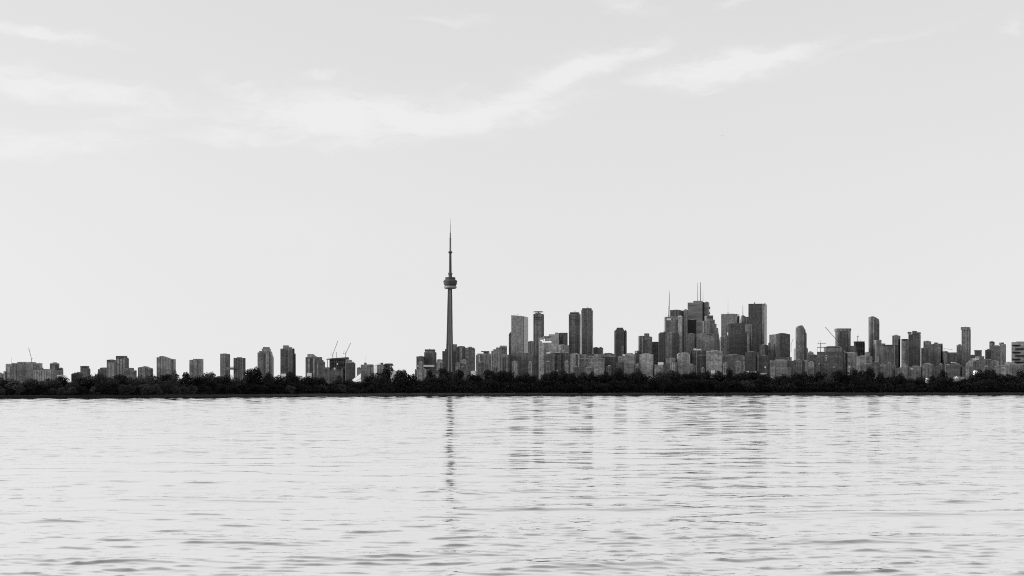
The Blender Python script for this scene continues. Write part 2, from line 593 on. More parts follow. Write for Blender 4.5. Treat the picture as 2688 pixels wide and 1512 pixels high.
def bld(name, label, Y, mat, parts, style=None, cat='building', rmat=None, group=None):
    ids[0] += 1
    rnd = random.Random(ids[0] * 7 + 1)
    TONE[0] = rnd.uniform(.72, 1.22)
    xs = [v for p in parts for v in ([q[0] for q in p[2]] if p[0] == 'p' else [p[2], p[3]] if p[0] in 'bcs' else [p[2]])]
    xc = (min(xs) + max(xs)) / 2
    e = empty(name, (PX(xc, Y), Y, 2.0))
    tag(e, label, cat, group)
    style = style or rnd.choice(['pier', 'balc', 'band'])
    nb, main, skew = 0, None, None
    for p in parts:
        kind, pn = p[0], p[1]
        o = p[-1] if isinstance(p[-1], dict) else {}
        mt = o.get('m', mat)
        dY = o.get('dY', 0.0)
        st = o.get('st', style if kind in 'bp' and nb == 0 or o.get('rel') else None)
        y = Y + dY
        g, plant = MB(), None
        if kind == 'b':          # block seen on its corner: main face and a narrower side face
            x0, x1, yt = p[2:5]
            nb += 1
            fr = o.get('fr', rnd.uniform(.70, .86))
            k = o.get('k', .22)
            A, B = PX(x0, y), PX(x1, y)
            w = B - A
            wl, wr = w * fr, w * (1 - fr)
            if fr < .5:
                dr = wr * k
                dl = wl / k if k else 20
            else:
                dl = wl * k
                dr = wr / k
            dl, dr = min(dl, 55), min(dr, 55)
            cx = A + wl
            A2, B2 = PX(x0, y + dl), PX(x1, y + dr)
            foot = [(A2, y + dl), (cx, y), (B2, y + dr), (A2 + B2 - cx, y + dl + dr)]
            z0 = o['z0'] if 'z0' in o else (PZ(o['yb'], y) if 'yb' in o else 2.0)
            zt = PZ(yt, y)
            yt2 = o.get('yt2')
            ztl = [zt] * 4
            if yt2:
                ztl = [zt, zt + (PZ(yt2, y) - zt) * fr, PZ(yt2, y), PZ(yt2, y)]
            g.prism(foot, z0, ztl)
            edges = [(foot[0], foot[1], lambda t, a=ztl: a[0] + (a[1] - a[0]) * t), (foot[1], foot[2], lambda t, a=ztl: a[1] + (a[2] - a[1]) * t)]
            if z0 <= 2.1 and zt - z0 > 30 and o.get('para', 1):      # parapet and plant boxes on the roof
                rb = MB()
                c0 = Vector((sum(f[0] for f in foot) / 4, sum(f[1] for f in foot) / 4))
                f2 = [(c0.x + (f[0] - c0.x) * .45, c0.y + (f[1] - c0.y) * .45) for f in foot]
                rb.prism(f2, min(ztl) - .5, min(ztl) + rnd.uniform(1.2, 3.0))
                plant = rb
        elif kind == 'p':        # outline block
            pts = p[2]
            nb += 1
            d = o.get('d', 28.0)
            yb = o.get('yb')
            zb = PZ(yb, y) if yb else 2.0
            SK = .18                    # the street grid runs slightly askew to the view
            xr = PX(pts[-1][0], y)
            yo = lambda a: y + SK * (xr - PX(a, y))
            P2 = [(PX(a, yo(a)), PZ(b, yo(a))) for a, b in pts]
            poly = [(P2[0][0], zb), (P2[-1][0], zb)] + P2[::-1]
            yl = yo(pts[0][0])
            yv = [yl, y] + [yo(a) for a, b in pts][::-1]
            g.extrude(poly, y, y + d)
            n_ = len(poly)
            for i_ in range(n_):
                q_ = g.v[i_]
                g.v[i_] = (q_[0], yv[i_], q_[2])
                q_ = g.v[n_ + i_]
                g.v[n_ + i_] = (q_[0], yv[i_] + d, q_[2])
            xa, xb = P2[0][0], P2[-1][0]
            if nb == 1:
                skew = (xr, SK)

            def top(t, P2=P2, xa=xa, xb=xb):
                X = xa + (xb - xa) * t
                return min(np.interp(X - .8, [q[0] for q in P2], [q[1] for q in P2]), np.interp(X + .8, [q[0] for q in P2], [q[1] for q in P2]))
            edges = [((xa, yl), (xb, y), top)]
            z0 = zb
        elif kind == 'c':        # drum
            x0, x1, yt = p[2:5]
            r = (PX(x1, y) - PX(x0, y)) / 2
            z0 = PZ(o['yb'], y) if 'yb' in o else 2.0
            zt = PZ(yt, y)
            g.lathe((PX(x0, y) + PX(x1, y)) / 2, y + r, [(r, z0), (r, zt - 1), (r * .97, zt)], 20)
            edges = []
        elif kind == 's':        # proud vertical or horizontal strip
            x0, x1, yt, yb = p[2:6]
            ya = yb_ = y
            if skew:
                ya, yb_ = y + skew[1] * (skew[0] - PX(x0, y)), y + skew[1] * (skew[0] - PX(x1, y))
            pr = o.get('pr', 2.5)
            g.prism([(PX(x0, ya), ya - pr), (PX(x1, yb_), yb_ - pr), (PX(x1, yb_), yb_ + 1.5), (PX(x0, ya), ya + 1.5)], PZ(yb, y), PZ(yt, y))
            edges = []
        elif kind == 'm':        # mast: x, y top, y base, px width
            x, yt, yb, w = p[2:6]
            x2 = o.get('x2', x)
            r = w * .5 * y / F
            g.tube((PX(x, y), y, PZ(yb, y)), (PX(x2, y), y, PZ(yt, y)), r, r * o.get('tp', .45), 6)
            edges = []
        own = e
        if kind == 's' and main is not None and pn not in ('skybridge', 'skybridge_rail', 'frame_beam'):
            own = main                  # strips, bands and panels belong to the block they sit on
        po = g.build(pn, mt, own)
        if kind in 'bp' and main is None:
            main = po
        if plant is not None:
            plant.build('roof_plant', 'concrete', po)
        if st and st != 'none' and edges:
            relief(po, edges, st, rmat or o.get('rm', mt), z0, rnd)
    return e


def crane(label, Y, xb, yb, yh, xt, yt, xc, yc, w=1.0, aframe=None):
    """tower crane: mast foot (xb,yb) to slewing ring yh, jib tip (xt,yt), counterweight end (xc,yc)"""
    r = w * .34 * Y / F
    e = empty('tower_crane', (PX(xb, Y), Y, PZ(yb, Y)))
    tag(e, label, 'crane')
    X, Zh = PX(xb, Y), PZ(yh, Y)

    def lattice(p, q, s, t, name):
        g = MB()
        p, q = Vector(p), Vector(q)
        d = (q - p)
        n = max(3, int(d.length / (s * 2.2)))
        a = d.normalized().orthogonal().normalized()
        c = d.normalized().cross(a)
        cs = [(a + c) * .5 * s, (a - c) * .5 * s, (-a - c) * .5 * s, (c - a) * .5 * s]
        for k in cs:
            g.tube(p + k, q + k, t, t, 4)
        for i in range(n):
            u0, u1 = p + d * (i / n), p + d * ((i + 1) / n)
            for j in range(4):
                g.tube(u0 + cs[j], u1 + cs[(j + 1) % 4], t * .6, t * .6, 3)
        return g.build(name, 'steel_mid', e)
    s = 2.0 * r
    lattice((X, Y, PZ(yb, Y)), (X, Y, Zh), s, .22 * r + .12, 'mast')
    lattice((X, Y, Zh), (PX(xt, Y), Y - 3, PZ(yt, Y)), s * .8, .18 * r + .1, 'jib')
    g = MB()
    cx, cz = PX(xc, Y), PZ(yc, Y)
    g.tube((X, Y, Zh), (cx, Y + 1, cz), r * .7, r * .7, 4)
    g.build('counter_jib', 'steel_dark', e)
    g = MB()
    sx = 1 if cx < X else -1
    g.box(min(cx, cx + sx * 3 * r), max(cx, cx + sx * 3 * r), Y - r, Y + 2 * r, cz - 2.4 * r, cz + .6 * r)
    g.build('counterweight', 'steel_dark', e)
    g = MB()
    g.box(X - 1.3 * r, X + 1.3 * r, Y - 2.2 * r, Y + r, Zh - 2.2 * r, Zh + .8 * r)
    g.build('cab', 'steel_dark', e)
    if aframe:
        g = MB()
        ax, azz = PX(aframe[0], Y), PZ(aframe[1], Y)
        g.tube((X, Y, Zh), (ax, Y, azz), r * .5, r * .35, 4)
        g.tube((cx, Y + 1, cz), (ax, Y, azz), r * .3, r * .3, 4)
        g.build('apex_frame', 'steel_mid', e)
    return e


B = 'building'
# --- far left cluster
bld('low_block', 'low dark block cut off by the frame edge at far left', 4300, 'concrete_mid', [('b', 'block', -14, 11, 980)])
bld('apartment_block', 'wide stepped grey apartment block near the left frame edge', 4280, 'condo',
    [('p', 'block', [(15, 955), (30, 955), (30, 953), (44.5, 953), (44.5, 950), (59, 950)], {'d': 30}),
     ('s', 'bay', 34, 44, 956, 1000, {'m': 'concrete_dark'}), ('s', 'bay', 20, 27, 960, 1000, {'m': 'concrete_pale', 'pr': 1.5}),
     ('b', 'annex', 9, 16, 975, {'dY': 4}), ('m', 'antenna', 30, 938, 954, .8)], 'balc')
bld('apartment_block', 'pale apartment block under the thin leaning crane at far left', 4320, 'concrete_pale',
    [('p', 'block', [(60.5, 950), (86, 950), (86, 953), (103, 953)], {'d': 30}),
     ('s', 'bay', 70, 88, 954, 1000, {'m': 'concrete_mid'}), ('s', 'balcony_stack', 92, 103, 957, 966, {'m': 'concrete_dark'}),
     ('m', 'antenna', 103, 951, 956, .7)], 'balc')
crane('thin luffing crane leaning left above the far left apartment blocks', 4360, 83, 955, 943, 76, 913, 85, 940, 1.2)
bld('low_block', 'long low pale block below the squarish dark tower at left', 4200, 'concrete_pale',
    [('b', 'block', 88, 166, 971, {'fr': .6}), ('b', 'roof_house', 100, 114, 965, {'dY': 12, 'm': 'concrete_dark'}), ('s', 'base_band', 150, 166, 984, 992, {'m': 'pale_panel', 'dY': -4})], 'pier')
bld('apartment_block', 'squarish dark apartment tower right of the long low pale block', 4260, 'concrete_dark',
    [('b', 'tower', 131, 156, 953.5), ('s', 'bay', 138, 146, 958, 1000, {'m': 'concrete_mid'}), ('b', 'annex', 155, 166, 966.5, {'dY': 5})], 'balc')
bld('apartment_block', 'small dark apartment block standing alone above trees at left', 4400, 'concrete_mid',
    [('b', 'tower', 211, 234.5, 961.5), ('b', 'annex', 233, 237.5, 969, {'dY': 5}), ('s', 'cornice', 211, 234, 961, 963.5, {'m': 'concrete_dark', 'dY': 1})], 'balc')
bld('low_block', 'low very dark block left of the small lone apartment block', 4300, 'glass_dark',
    [('b', 'block', 194, 222, 978), ('b', 'annex', 187, 196, 981.5, {'dY': 6})], 'band')
bld('apartment_block', 'short rounded grey block beside the pale pair of towers', 4420, 'concrete_mid',
    [('p', 'block', [(257, 969), (262, 969), (262, 965.5), (268, 964.6), (281, 964.6)], {'d': 25})], 'balc')
bld('apartment_tower', 'lower of the two joined pale towers with dark caps at left', 4380, 'concrete_pale',
    [('b', 'tower', 280, 305, 945), ('s', 'cap', 281, 301, 944.3, 949, {'m': 'concrete_dark', 'dY': 2})], 'pier')
bld('apartment_tower', 'taller of the two joined pale towers with dark caps at left', 4450, 'concrete_pale',
    [('b', 'tower', 304, 334, 935), ('s', 'cap', 305, 333, 934.2, 940, {'m': 'concrete_dark', 'dY': 2}), ('b', 'annex', 333, 338.5, 941, {'dY': 8, 'm': 'concrete_mid'})], 'pier')
bld('low_block', 'low dark block at the foot of the pale pair of towers', 4250, 'concrete_dark',
    [('p', 'block', [(326, 967), (336, 965), (346, 966), (346, 972), (353, 972)], {'d': 25})], 'balc')
bld('apartment_block', 'short grey block with a low gabled roofline at left', 4350, 'condo',
    [('p', 'block', [(362, 964.6), (370, 963.5), (380, 961), (387, 964), (395.5, 967)], {'d': 30}), ('s', 'bay', 374, 381, 964, 1000, {'m': 'concrete_pale', 'pr': 1.6})], 'balc')
bld('office_block', 'pale slab with a curved sloping top at left', 4400, 'concrete_pale',
    [('p', 'block', [(411, 938), (417, 937.5), (419, 935), (425, 934.4), (433, 936.5), (447, 942), (455.5, 942.5)], {'d': 30}),
     ('s', 'bay', 430, 448, 944, 1000, {'m': 'concrete_mid', 'pr': 1.4}), ('s', 'corner', 451, 455.3, 944, 1000, {'m': 'concrete_dark'})], 'pier')
bld('apartment_tower', 'narrow grey tower standing alone between bare sky at left', 4400, 'concrete_mid',
    [('p', 'tower', [(497, 944.5), (506, 944.5), (506, 942), (528.5, 942)], {'d': 30}), ('s', 'bay', 510, 517, 945, 1000, {'m': 'concrete_pale', 'pr': 1.4})], 'balc')
bld('apartment_tower', 'taller tower of the pair joined by a skybridge', 4400, 'condo',
    [('b', 'tower', 578, 603.5, 928.4, {'fr': .5}), ('s', 'skybridge', 590, 615, 964.5, 970.5, {'m': 'concrete_mid', 'dY': -3}), ('s', 'skybridge_rail', 600, 614, 962.6, 963.6, {'m': 'steel_mid', 'dY': -3, 'pr': .6})], 'pier')
bld('apartment_tower', 'shorter broad tower of the pair joined by a skybridge', 4400, 'condo', [('b', 'tower', 613, 644, 939.5)], 'pier')
bld('apartment_tower', 'stepped dark condominium tower left of the two tall left towers', 4350, 'condo',
    [('p', 'tower', [(676, 925), (680, 925), (680, 921.5), (708, 921.5), (710, 923), (711, 930), (714, 938)], {'d': 32}),
     ('b', 'crown', 687, 711, 915, {'yb': 923, 'dY': 3, 'm': 'concrete_mid'}), ('b', 'penthouse', 690, 708.5, 911, {'yb': 916, 'dY': 6, 'm': 'concrete_dark'}),
     ('s', 'recess', 691, 694, 926, 1000, {'m': 'glass_dark'}), ('s', 'bay', 698, 706, 924, 1000, {'m': 'concrete_mid'})], 'balc')
bld('apartment_tower', 'tallest condominium tower left of the stadium, dark right flank', 4350, 'condo',
    [('p', 'tower', [(736, 915), (768, 915)], {'d': 34}), ('b', 'penthouse', 743, 759, 906.5, {'yb': 917, 'dY': 8, 'm': 'concrete_pale'}),
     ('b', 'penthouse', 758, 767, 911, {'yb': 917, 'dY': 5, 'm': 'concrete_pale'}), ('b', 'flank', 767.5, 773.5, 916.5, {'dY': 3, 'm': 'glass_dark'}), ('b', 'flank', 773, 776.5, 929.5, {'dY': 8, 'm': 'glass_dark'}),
     ('s', 'recess', 750, 752.5, 920, 1000, {'m': 'glass_dark'}), ('s', 'base', 738, 752, 981, 992, {'m': 'pale_panel', 'dY': -5})], 'balc')
bld('apartment_tower', 'condominium block stepping down to the right beside the construction site', 4330, 'concrete_dark',
    [('p', 'tower', [(802, 937), (842, 937), (842, 945), (845.5, 945), (845.5, 949), (849.5, 949), (849.5, 964), (862, 964)], {'d': 34}),
     ('p', 'penthouse', [(807, 929.5), (822, 929.5), (826, 934), (829, 934.5)], {'yb': 938, 'dY': 6, 'd': 20, 'm': 'concrete_pale'}),
     ('s', 'bay', 808, 814, 941, 1000, {'m': 'concrete_mid'}), ('s', 'bay', 822, 826, 940, 1000, {'m': 'concrete_pale'}), ('s', 'bay', 833, 836, 950, 1000, {'m': 'concrete_mid'}),
     ('s', 'base', 806, 818, 979, 992, {'m': 'pale_panel', 'dY': -6})], 'balc')

# --- unfinished tower with open deck
e = bld('unfinished_tower', 'unfinished concrete tower with an overhanging flat top deck', 4450, 'skeleton',
        [('p', 'core', [(866, 944), (893, 942), (906, 940)], {'d': 30}), ('p', 'side_frame', [(863, 967), (900, 967)], {'dY': -6, 'd': 26, 'm': 'concrete_dark'}),
         ('p', 'deck', [(856, 942), (876, 940), (912, 937.5)], {'yb': 943.5, 'dY': -4, 'd': 44, 'm': 'steel_dark'}),
         ('m', 'column', 860, 943, 968, 2.2, {'m': 'concrete', 'tp': 1}), ('m', 'column', 865.3, 943, 968, 1.4, {'m': 'concrete', 'tp': 1}),
         ('s', 'sky_gap_patch', 884.5, 887.5, 953.5, 958, {'m': 'white_paint', 'dY': -2}), ('s', 'sky_gap_patch', 876.5, 880.5, 965, 970, {'m': 'white_paint', 'dY': -8}),  # white patches painted where bright sky shows through the frame
         ('m', 'pole', 882.7, 924.5, 940, 1.4, {'m': 'steel_mid', 'tp': 1}), ('m', 'rail_post', 861, 938, 943, .7, {'m': 'steel_mid'}), ('m', 'rail_post', 871, 939, 942, .7, {'m': 'steel_mid'})], 'none')
crane('luffing crane with raised jib on left part of the unfinished tower deck', 4470, 873.5, 942, 931.5, 887, 895, 868, 931.5, 1.5, (870, 923))
crane('luffing crane with raised jib on right end of the unfinished tower deck', 4470, 907.5, 941, 927.5, 921, 900, 901, 927.5, 1.5, (903, 919))
bld('apartment_block', 'broad grey block with a pale set-back top beside the stadium roof', 4720, 'concrete_dark',
    [('b', 'block', 893, 933, 953, {'fr': .3}), ('b', 'terrace', 896, 930, 949, {'dY': 4, 'm': 'concrete_pale', 'yb': 955}),
     ('b', 'penthouse', 903, 924, 944.5, {'yb': 951, 'dY': 9, 'm': 'concrete_pale'}), ('s', 'corner_pier', 893.5, 896, 955, 1000, {'m': 'concrete_pale', 'dY': 7})], 'band')

# --- stadium with its white roof
Y = 4480
st = empty('stadium', (PX(990, Y), Y + 95, 2))
tag(st, 'stadium with a shallow white domed roof left of the tall tower', 'stadium')
g = MB()
cxm, rm = PX(990, Y), 82 * Y / F
zb, ztop = PZ(1003, Y), PZ(949, Y)
hfrac = lambda q: 1 - (q * q + .012) ** .65       # shallow, nearly straight-sided shell
prof = [(rm * q, zb + (ztop - zb) * hfrac(q)) for q in np.linspace(1, .02, 16)]
g.lathe(cxm, Y + 95, prof, 48)
dome = g.build('roof_shell', 'pale_panel', st, True)
g = MB()
for k in range(4):      # roof panel edges
    yy = Y + 95 - 60 + 40 * k
    for s in range(16):
        a0, a1 = -1 + 2 * s / 16, -1 + 2 * (s + 1) / 16
        def dz_(a, yy=yy):
            return zb + (ztop - zb) * hfrac(min(1, math.hypot(a * .93, (yy - Y - 95) / rm))) + .3
        g.tube((cxm + a0 * rm * .93, yy, dz_(a0)), (cxm + a1 * rm * .93, yy, dz_(a1)), .7, .7, 4)
tag(g.build('roof_rails', 'steel_pale', st), None, None, None, 'stuff')
g = MB()
g.lathe(cxm, Y + 95, [(rm * 1.02, 2), (rm * 1.02, zb - 3), (rm * .99, zb + 1)], 48)
g.build('drum_wall', 'concrete_pale', st)
bld('low_block', 'grey block with a roof hut in front of the white stadium roof', 4340, 'concrete_mid',
    [('p', 'block', [(947, 957), (979, 957)], {'d': 25}), ('b', 'roof_hut', 956, 962.5, 952, {'yb': 958, 'dY': 5, 'm': 'concrete_dark'}),
     ('b', 'roof_hut', 963, 979, 956.5, {'yb': 962, 'dY': -2, 'm': 'concrete_dark'}), ('m', 'antenna', 957, 936, 953, .6, {'x2': 961})], 'pier')
bld('low_block', 'small grey block half hidden by the stadium roof edge', 4700, 'concrete_mid', [('b', 'block', 937, 949, 965)], 'none')
bld('hotel_block', 'low grey block with a dark slanting roof wing by the stadium', 4330, 'concrete_mid',
    [('p', 'block', [(990, 957.5), (1022, 957.5)], {'d': 25}), ('b', 'roof_hut', 999, 1006, 952, {'yb': 958, 'dY': 5, 'm': 'concrete_dark'}),
     ('p', 'roof_wing', [(1008, 956.5), (1012, 954), (1029, 954), (1031.5, 959)], {'yb': 960, 'dY': -3, 'd': 24, 'm': 'steel_dark', 'st': 'none'})], 'pier')

# --- around the tall tower
bld('apartment_block', 'plain dark block left of the capped tower near the tall spire', 4420, 'concrete_dark', [('b', 'block', 1093, 1116, 935.5)], 'band')
bld('apartment_tower', 'dark tower with a flat cap left of the tall spire tower', 4440, 'concrete_dark',
    [('b', 'tower', 1113.5, 1145.5, 924), ('b', 'neck', 1116, 1142, 921.5, {'yb': 925, 'dY': 6, 'm': 'pale_panel'}), ('b', 'cap', 1114.8, 1142.5, 917, {'yb': 922.5, 'dY': 3, 'm': 'steel_dark'}),
     ('m', 'antenna', 1127, 914.5, 918, 2)], 'balc')
bld('podium', 'pale low podium at the foot of the capped dark tower', 4250, 'concrete_pale', [('b', 'block', 1089, 1126, 969), ('s', 'ledge', 1096, 1140, 958, 963, {'m': 'pale_panel', 'dY': 60, 'pr': 5})], 'pier')
bld('low_block', 'small pale far block in the gap left of the tall tower', 4900, 'concrete_pale', [('b', 'block', 1146, 1162, 943.5), ('b', 'front_block', 1145, 1165, 952, {'dY': -60, 'm': 'concrete_mid'})], 'none')
bld('apartment_tower', 'slim dark tower touching the left side of the tall spire tower', 4620, 'concrete_dark',
    [('p', 'tower', [(1161, 921.5), (1168, 921.5), (1168, 916), (1174, 916)], {'d': 28})], 'pier')
bld('slab_block', 'slab building directly behind the foot of the tall spire tower', 4640, 'concrete_mid',
    [('p', 'tower', [(1171.5, 903.5), (1199, 903.5)], {'d': 28}), ('s', 'bay', 1191, 1198, 908, 1000, {'m': 'concrete_dark'})], 'pier')
bld('apartment_tower', 'rounded-corner dark tower right of the tall spire tower', 4560, 'concrete_dark',
    [('p', 'tower', [(1198, 911), (1203, 909), (1212, 908.3), (1219, 909), (1221.5, 912)], {'d': 30}), ('s', 'bay', 1206, 1214, 912, 1000, {'m': 'concrete_mid', 'pr': 1.4})], 'balc')
bld('apartment_tower', 'broad dark tower with rounded shoulder, second right of the spire tower', 4540, 'concrete_dark',
    [('p', 'tower', [(1221, 913), (1226, 912.3), (1243, 912.3), (1246.5, 915)], {'d': 34}), ('b', 'roof_hut', 1229.5, 1239, 910, {'yb': 913.5, 'dY': 8, 'm': 'concrete_mid'})], 'band')
bld('low_block', 'pale low pair of blocks at the right foot of the spire tower', 4300, 'concrete_mid',
    [('b', 'block', 1196, 1212, 953), ('b', 'block', 1211, 1227, 945.5, {'dY': 15}), ('s', 'pale_edge', 1196, 1201, 960, 975, {'m': 'pale_panel', 'dY': 10})], 'pier')
bld('low_block', 'small pale roof among trees right of the spire tower', 4200, 'pale_panel', [('b', 'block', 1236, 1250, 974)], 'none')
bld('apartment_tower', 'pale-edged block with a floating flat roof right of the spire tower', 4480, 'concrete_mid',
    [('p', 'tower', [(1249, 931), (1253, 931), (1253, 928), (1289, 928)], {'d': 34}), ('s', 'bay', 1256, 1261, 931, 1000, {'m': 'concrete_pale'}),
     ('p', 'roof_slab', [(1263, 921.6), (1284.5, 921.6)], {'yb': 923.4, 'dY': 3, 'd': 26, 'm': 'steel_dark', 'st': 'none'}),
     ('b', 'penthouse', 1269, 1285, 923, {'yb': 929, 'dY': 8, 'm': 'glass_dark'})], 'balc')
bld('apartment_tower', 'block climbing in steps to the right towards the slanted slab', 4420, 'concrete_mid',
    [('p', 'tower', [(1289.5, 920.5), (1295, 920.5), (1295, 916.5), (1302, 916.5), (1302, 912), (1311.5, 912), (1311.5, 907.5), (1331, 907.5)], {'d': 34}),
     ('s', 'dark_side', 1322.5, 1330.5, 915, 1000, {'m': 'concrete_dark'}), ('s', 'cap', 1312, 1331, 907.2, 912, {'m': 'concrete_pale'})], 'pier')
bld('office_tower', 'tall pale slab with a slanted top and dark right side', 4520, 'glass_pale',
    [('b', 'tower', 1342, 1386.5, 827, {'yt2': 831, 'fr': .73, 'k': .2, 'para': 0}), ('p', 'left_wing', [(1335.5, 877), (1343.5, 868)], {'dY': 14, 'd': 20, 'm': 'glass_dark', 'st': 'none'}),
     ('s', 'edge_rib', 1373, 1375, 832, 1000, {'m': 'concrete_pale', 'dY': 1}), ('m', 'roof_crane', 1357, 824.5, 829, .7, {'x2': 1350, 'dY': 8}), ('m', 'roof_boom', 1357, 828, 825, .7, {'x2': 1369, 'dY': 8, 'm': 'steel_mid'})], 'none')
bld('apartment_block', 'low dark round-shouldered block in front of the slanted slab', 4240, 'concrete_dark',
    [('p', 'block', [(1336, 934), (1342, 929), (1352, 926.5), (1385, 926.5), (1394, 931), (1400, 940)], {'d': 30})], 'band')
bld('low_block', 'low block with pale vertical strips left of the round-shouldered dark block', 4230, 'concrete_mid',
    [('b', 'block', 1311, 1341, 931), ('s', 'strip', 1314, 1317, 936, 990, {'m': 'concrete_pale'}), ('s', 'strip', 1329, 1334, 934, 990, {'m': 'concrete_pale'}), ('s', 'strip', 1320, 1323, 940, 990, {'m': 'glass_dark'})], 'pier')
bld('slab_block', 'grey background slab between the slanted slab and the disc-topped tower', 4800, 'concrete_mid', [('b', 'block', 1384, 1404, 896)], 'pier')
e = bld('apartment_tower', 'slim dark tower with a thin disc floating over its top', 4440, 'concrete_dark',
        [('b', 'tower', 1400, 1427.5, 823.5, {'para': 0}), ('s', 'band', 1400.5, 1424, 831.5, 833, {'m': 'steel_dark', 'dY': 2}), ('s', 'band', 1400.5, 1424, 837, 838.2, {'m': 'steel_dark', 'dY': 2}),
         ('b', 'penthouse', 1405, 1420, 821, {'yb': 825, 'dY': 9, 'm': 'concrete_mid'}), ('m', 'stalk', 1413, 818, 822, 3, {'dY': 14})], 'pier')
g = MB()
yy = 4456
g.lathe(PX(1413, yy), yy, [(13 * yy / F, PZ(819.6, yy)), (13.3 * yy / F, PZ(818.6, yy)), (12 * yy / F, PZ(817.6, yy))], 24)
g.build('roof_disc', 'steel_dark', e)
e = bld('hotel_block', 'broad pale hotel block carrying a white two-line rooftop sign', 4380, 'concrete_pale',
        [('p', 'block', [(1415, 887), (1427, 885), (1427, 882.5), (1441, 882.5), (1441, 877.5), (1457, 877.5), (1457, 873), (1466, 873)], {'d': 36}),
         ('s', 'roof_band', 1427, 1443, 882, 885, {'m': 'concrete_dark'}), ('b', 'lower_wing', 1452, 1493, 905, {'dY': -14, 'm': 'concrete_mid'}),
         ('m', 'chimney', 1478, 906, 916, 3, {'m': 'steel_dark', 'dY': -16, 'tp': 1}), ('s', 'pale_end', 1416, 1428, 900, 1000, {'m': 'concrete_pale'})], 'none')
sg = MB()
yy = 4374.0
rs_ = random.Random(9)
for (x0, x1, y0, y1) in ((1419, 1426, 891.8, 895.5), (1422.8, 1447.6, 895.8, 899.2)):     # two rows of unreadable letters
    x = x0
    while x < x1:
        w = rs_.uniform(1.3, 2.3)
        h = rs_.uniform(-.3, .3)
        sg.box(PX(x, yy), PX(min(x + w, x1), yy), yy, yy + 1, PZ(y1, yy), PZ(y0 + h, yy))
        x += w + .22
sg.box(PX(1427.6, yy), PX(1430, yy), yy, yy + 1, PZ(894.6, yy), PZ(889.6, yy))
sg.build('sign_letters', 'sign_white', e)
bld('office_block', 'black drum-like block right of the hotel with the white sign', 4460, 'glass_dark',
    [('c', 'drum', 1466, 1490.5, 874), ('s', 'roof_line', 1470, 1490, 873.5, 875, {'m': 'steel_dark', 'dY': 6})], 'none')
e1 = bld('apartment_tower', 'left and shorter of the twin mottled dark-capped towers', 4500, 'condo',
         [('b', 'tower', 1493, 1524, 824, {'fr': .88, 'para': 0}), ('b', 'crown', 1496, 1521, 819.5, {'yb': 825, 'dY': 5, 'm': 'steel_dark'}),
          ('m', 'roof_antenna', 1509, 815, 820, .9, {'dY': 8}), ('m', 'antenna_arm', 1512, 815.5, 817.5, .8, {'x2': 1505, 'dY': 8})], 'balc')
e1 = bld('apartment_tower', 'right and taller of the twin mottled dark-capped towers', 4480, 'condo',
         [('b', 'tower', 1526, 1556, 813, {'fr': .9, 'para': 0}), ('b', 'crown', 1528, 1553.5, 808.8, {'yb': 814, 'dY': 5, 'm': 'steel_dark'}),
          ('m', 'roof_antenna', 1541.5, 805, 810, 1, {'dY': 8}), ('m', 'antenna_arm', 1545, 805, 807, .8, {'x2': 1538, 'dY': 8})], 'balc')
bld('low_block', 'small two-part block at the right foot of the twin towers', 4520, 'concrete_dark',
    [('b', 'dark_block', 1557, 1572, 912), ('b', 'pale_block', 1570, 1583.5, 913, {'m': 'concrete_mid', 'dY': 4})], 'pier')
bld('low_block', 'low dark humped roof between the twin towers and the domed tower', 4350, 'concrete_dark',
    [('p', 'block', [(1582, 929), (1588, 927), (1600, 926), (1612, 929), (1616, 932)], {'d': 40})], 'none')
bld('low_block', 'dark mid-rise below the white-sign hotel', 4230, 'concrete_dark', [('b', 'block', 1428, 1462, 928), ('b', 'roof_house', 1434, 1448, 925, {'yb': 930, 'dY': 5, 'm': 'pale_panel'})], 'band')
bld('low_block', 'mid-rise with a flat dark roof edge left of the pale-striped block', 4250, 'concrete_mid',
    [('b', 'block', 1450, 1482, 927), ('s', 'eave', 1452, 1480, 926.5, 930, {'m': 'steel_dark', 'dY': 2}), ('s', 'white_patch', 1461, 1464, 971, 974.5, {'m': 'white_paint', 'dY': -4})], 'balc')  # includes a small patch of white paint low on the front
bld('low_block', 'very dark narrow mid-rise below the twin towers', 4240, 'glass_dark', [('b', 'block', 1478, 1500, 926)], 'pier')
bld('low_block', 'mid-rise with pale vertical stripes below the twin towers', 4220, 'concrete_mid',
    [('b', 'block', 1497, 1526, 928), ('s', 'strip', 1506, 1511.5, 931, 990, {'m': 'concrete_pale'}), ('s', 'strip', 1517, 1521, 931, 990, {'m': 'concrete_pale'}), ('s', 'gap', 1512, 1516, 931, 990, {'m': 'glass_dark', 'pr': 1.6})], 'none')
bld('warehouse_block', 'broad grey block with a pale cornice line below the twin towers', 4210, 'concrete_mid',
    [('b', 'block', 1521, 1588, 941, {'fr': .95}), ('s', 'cornice', 1521, 1588, 939.5, 942, {'m': 'concrete_pale', 'dY': -1}), ('b', 'upper_block', 1526, 1586, 930, {'dY': 10, 'm': 'concrete_mid'}), ('s', 'dark_eave', 1541, 1560, 929.5, 933, {'m': 'steel_dark', 'dY': 10})], 'band')
bld('low_block', 'dark lower block right of the pale-cornice block', 4260, 'concrete_dark', [('b', 'block', 1586, 1622, 936)], 'band')

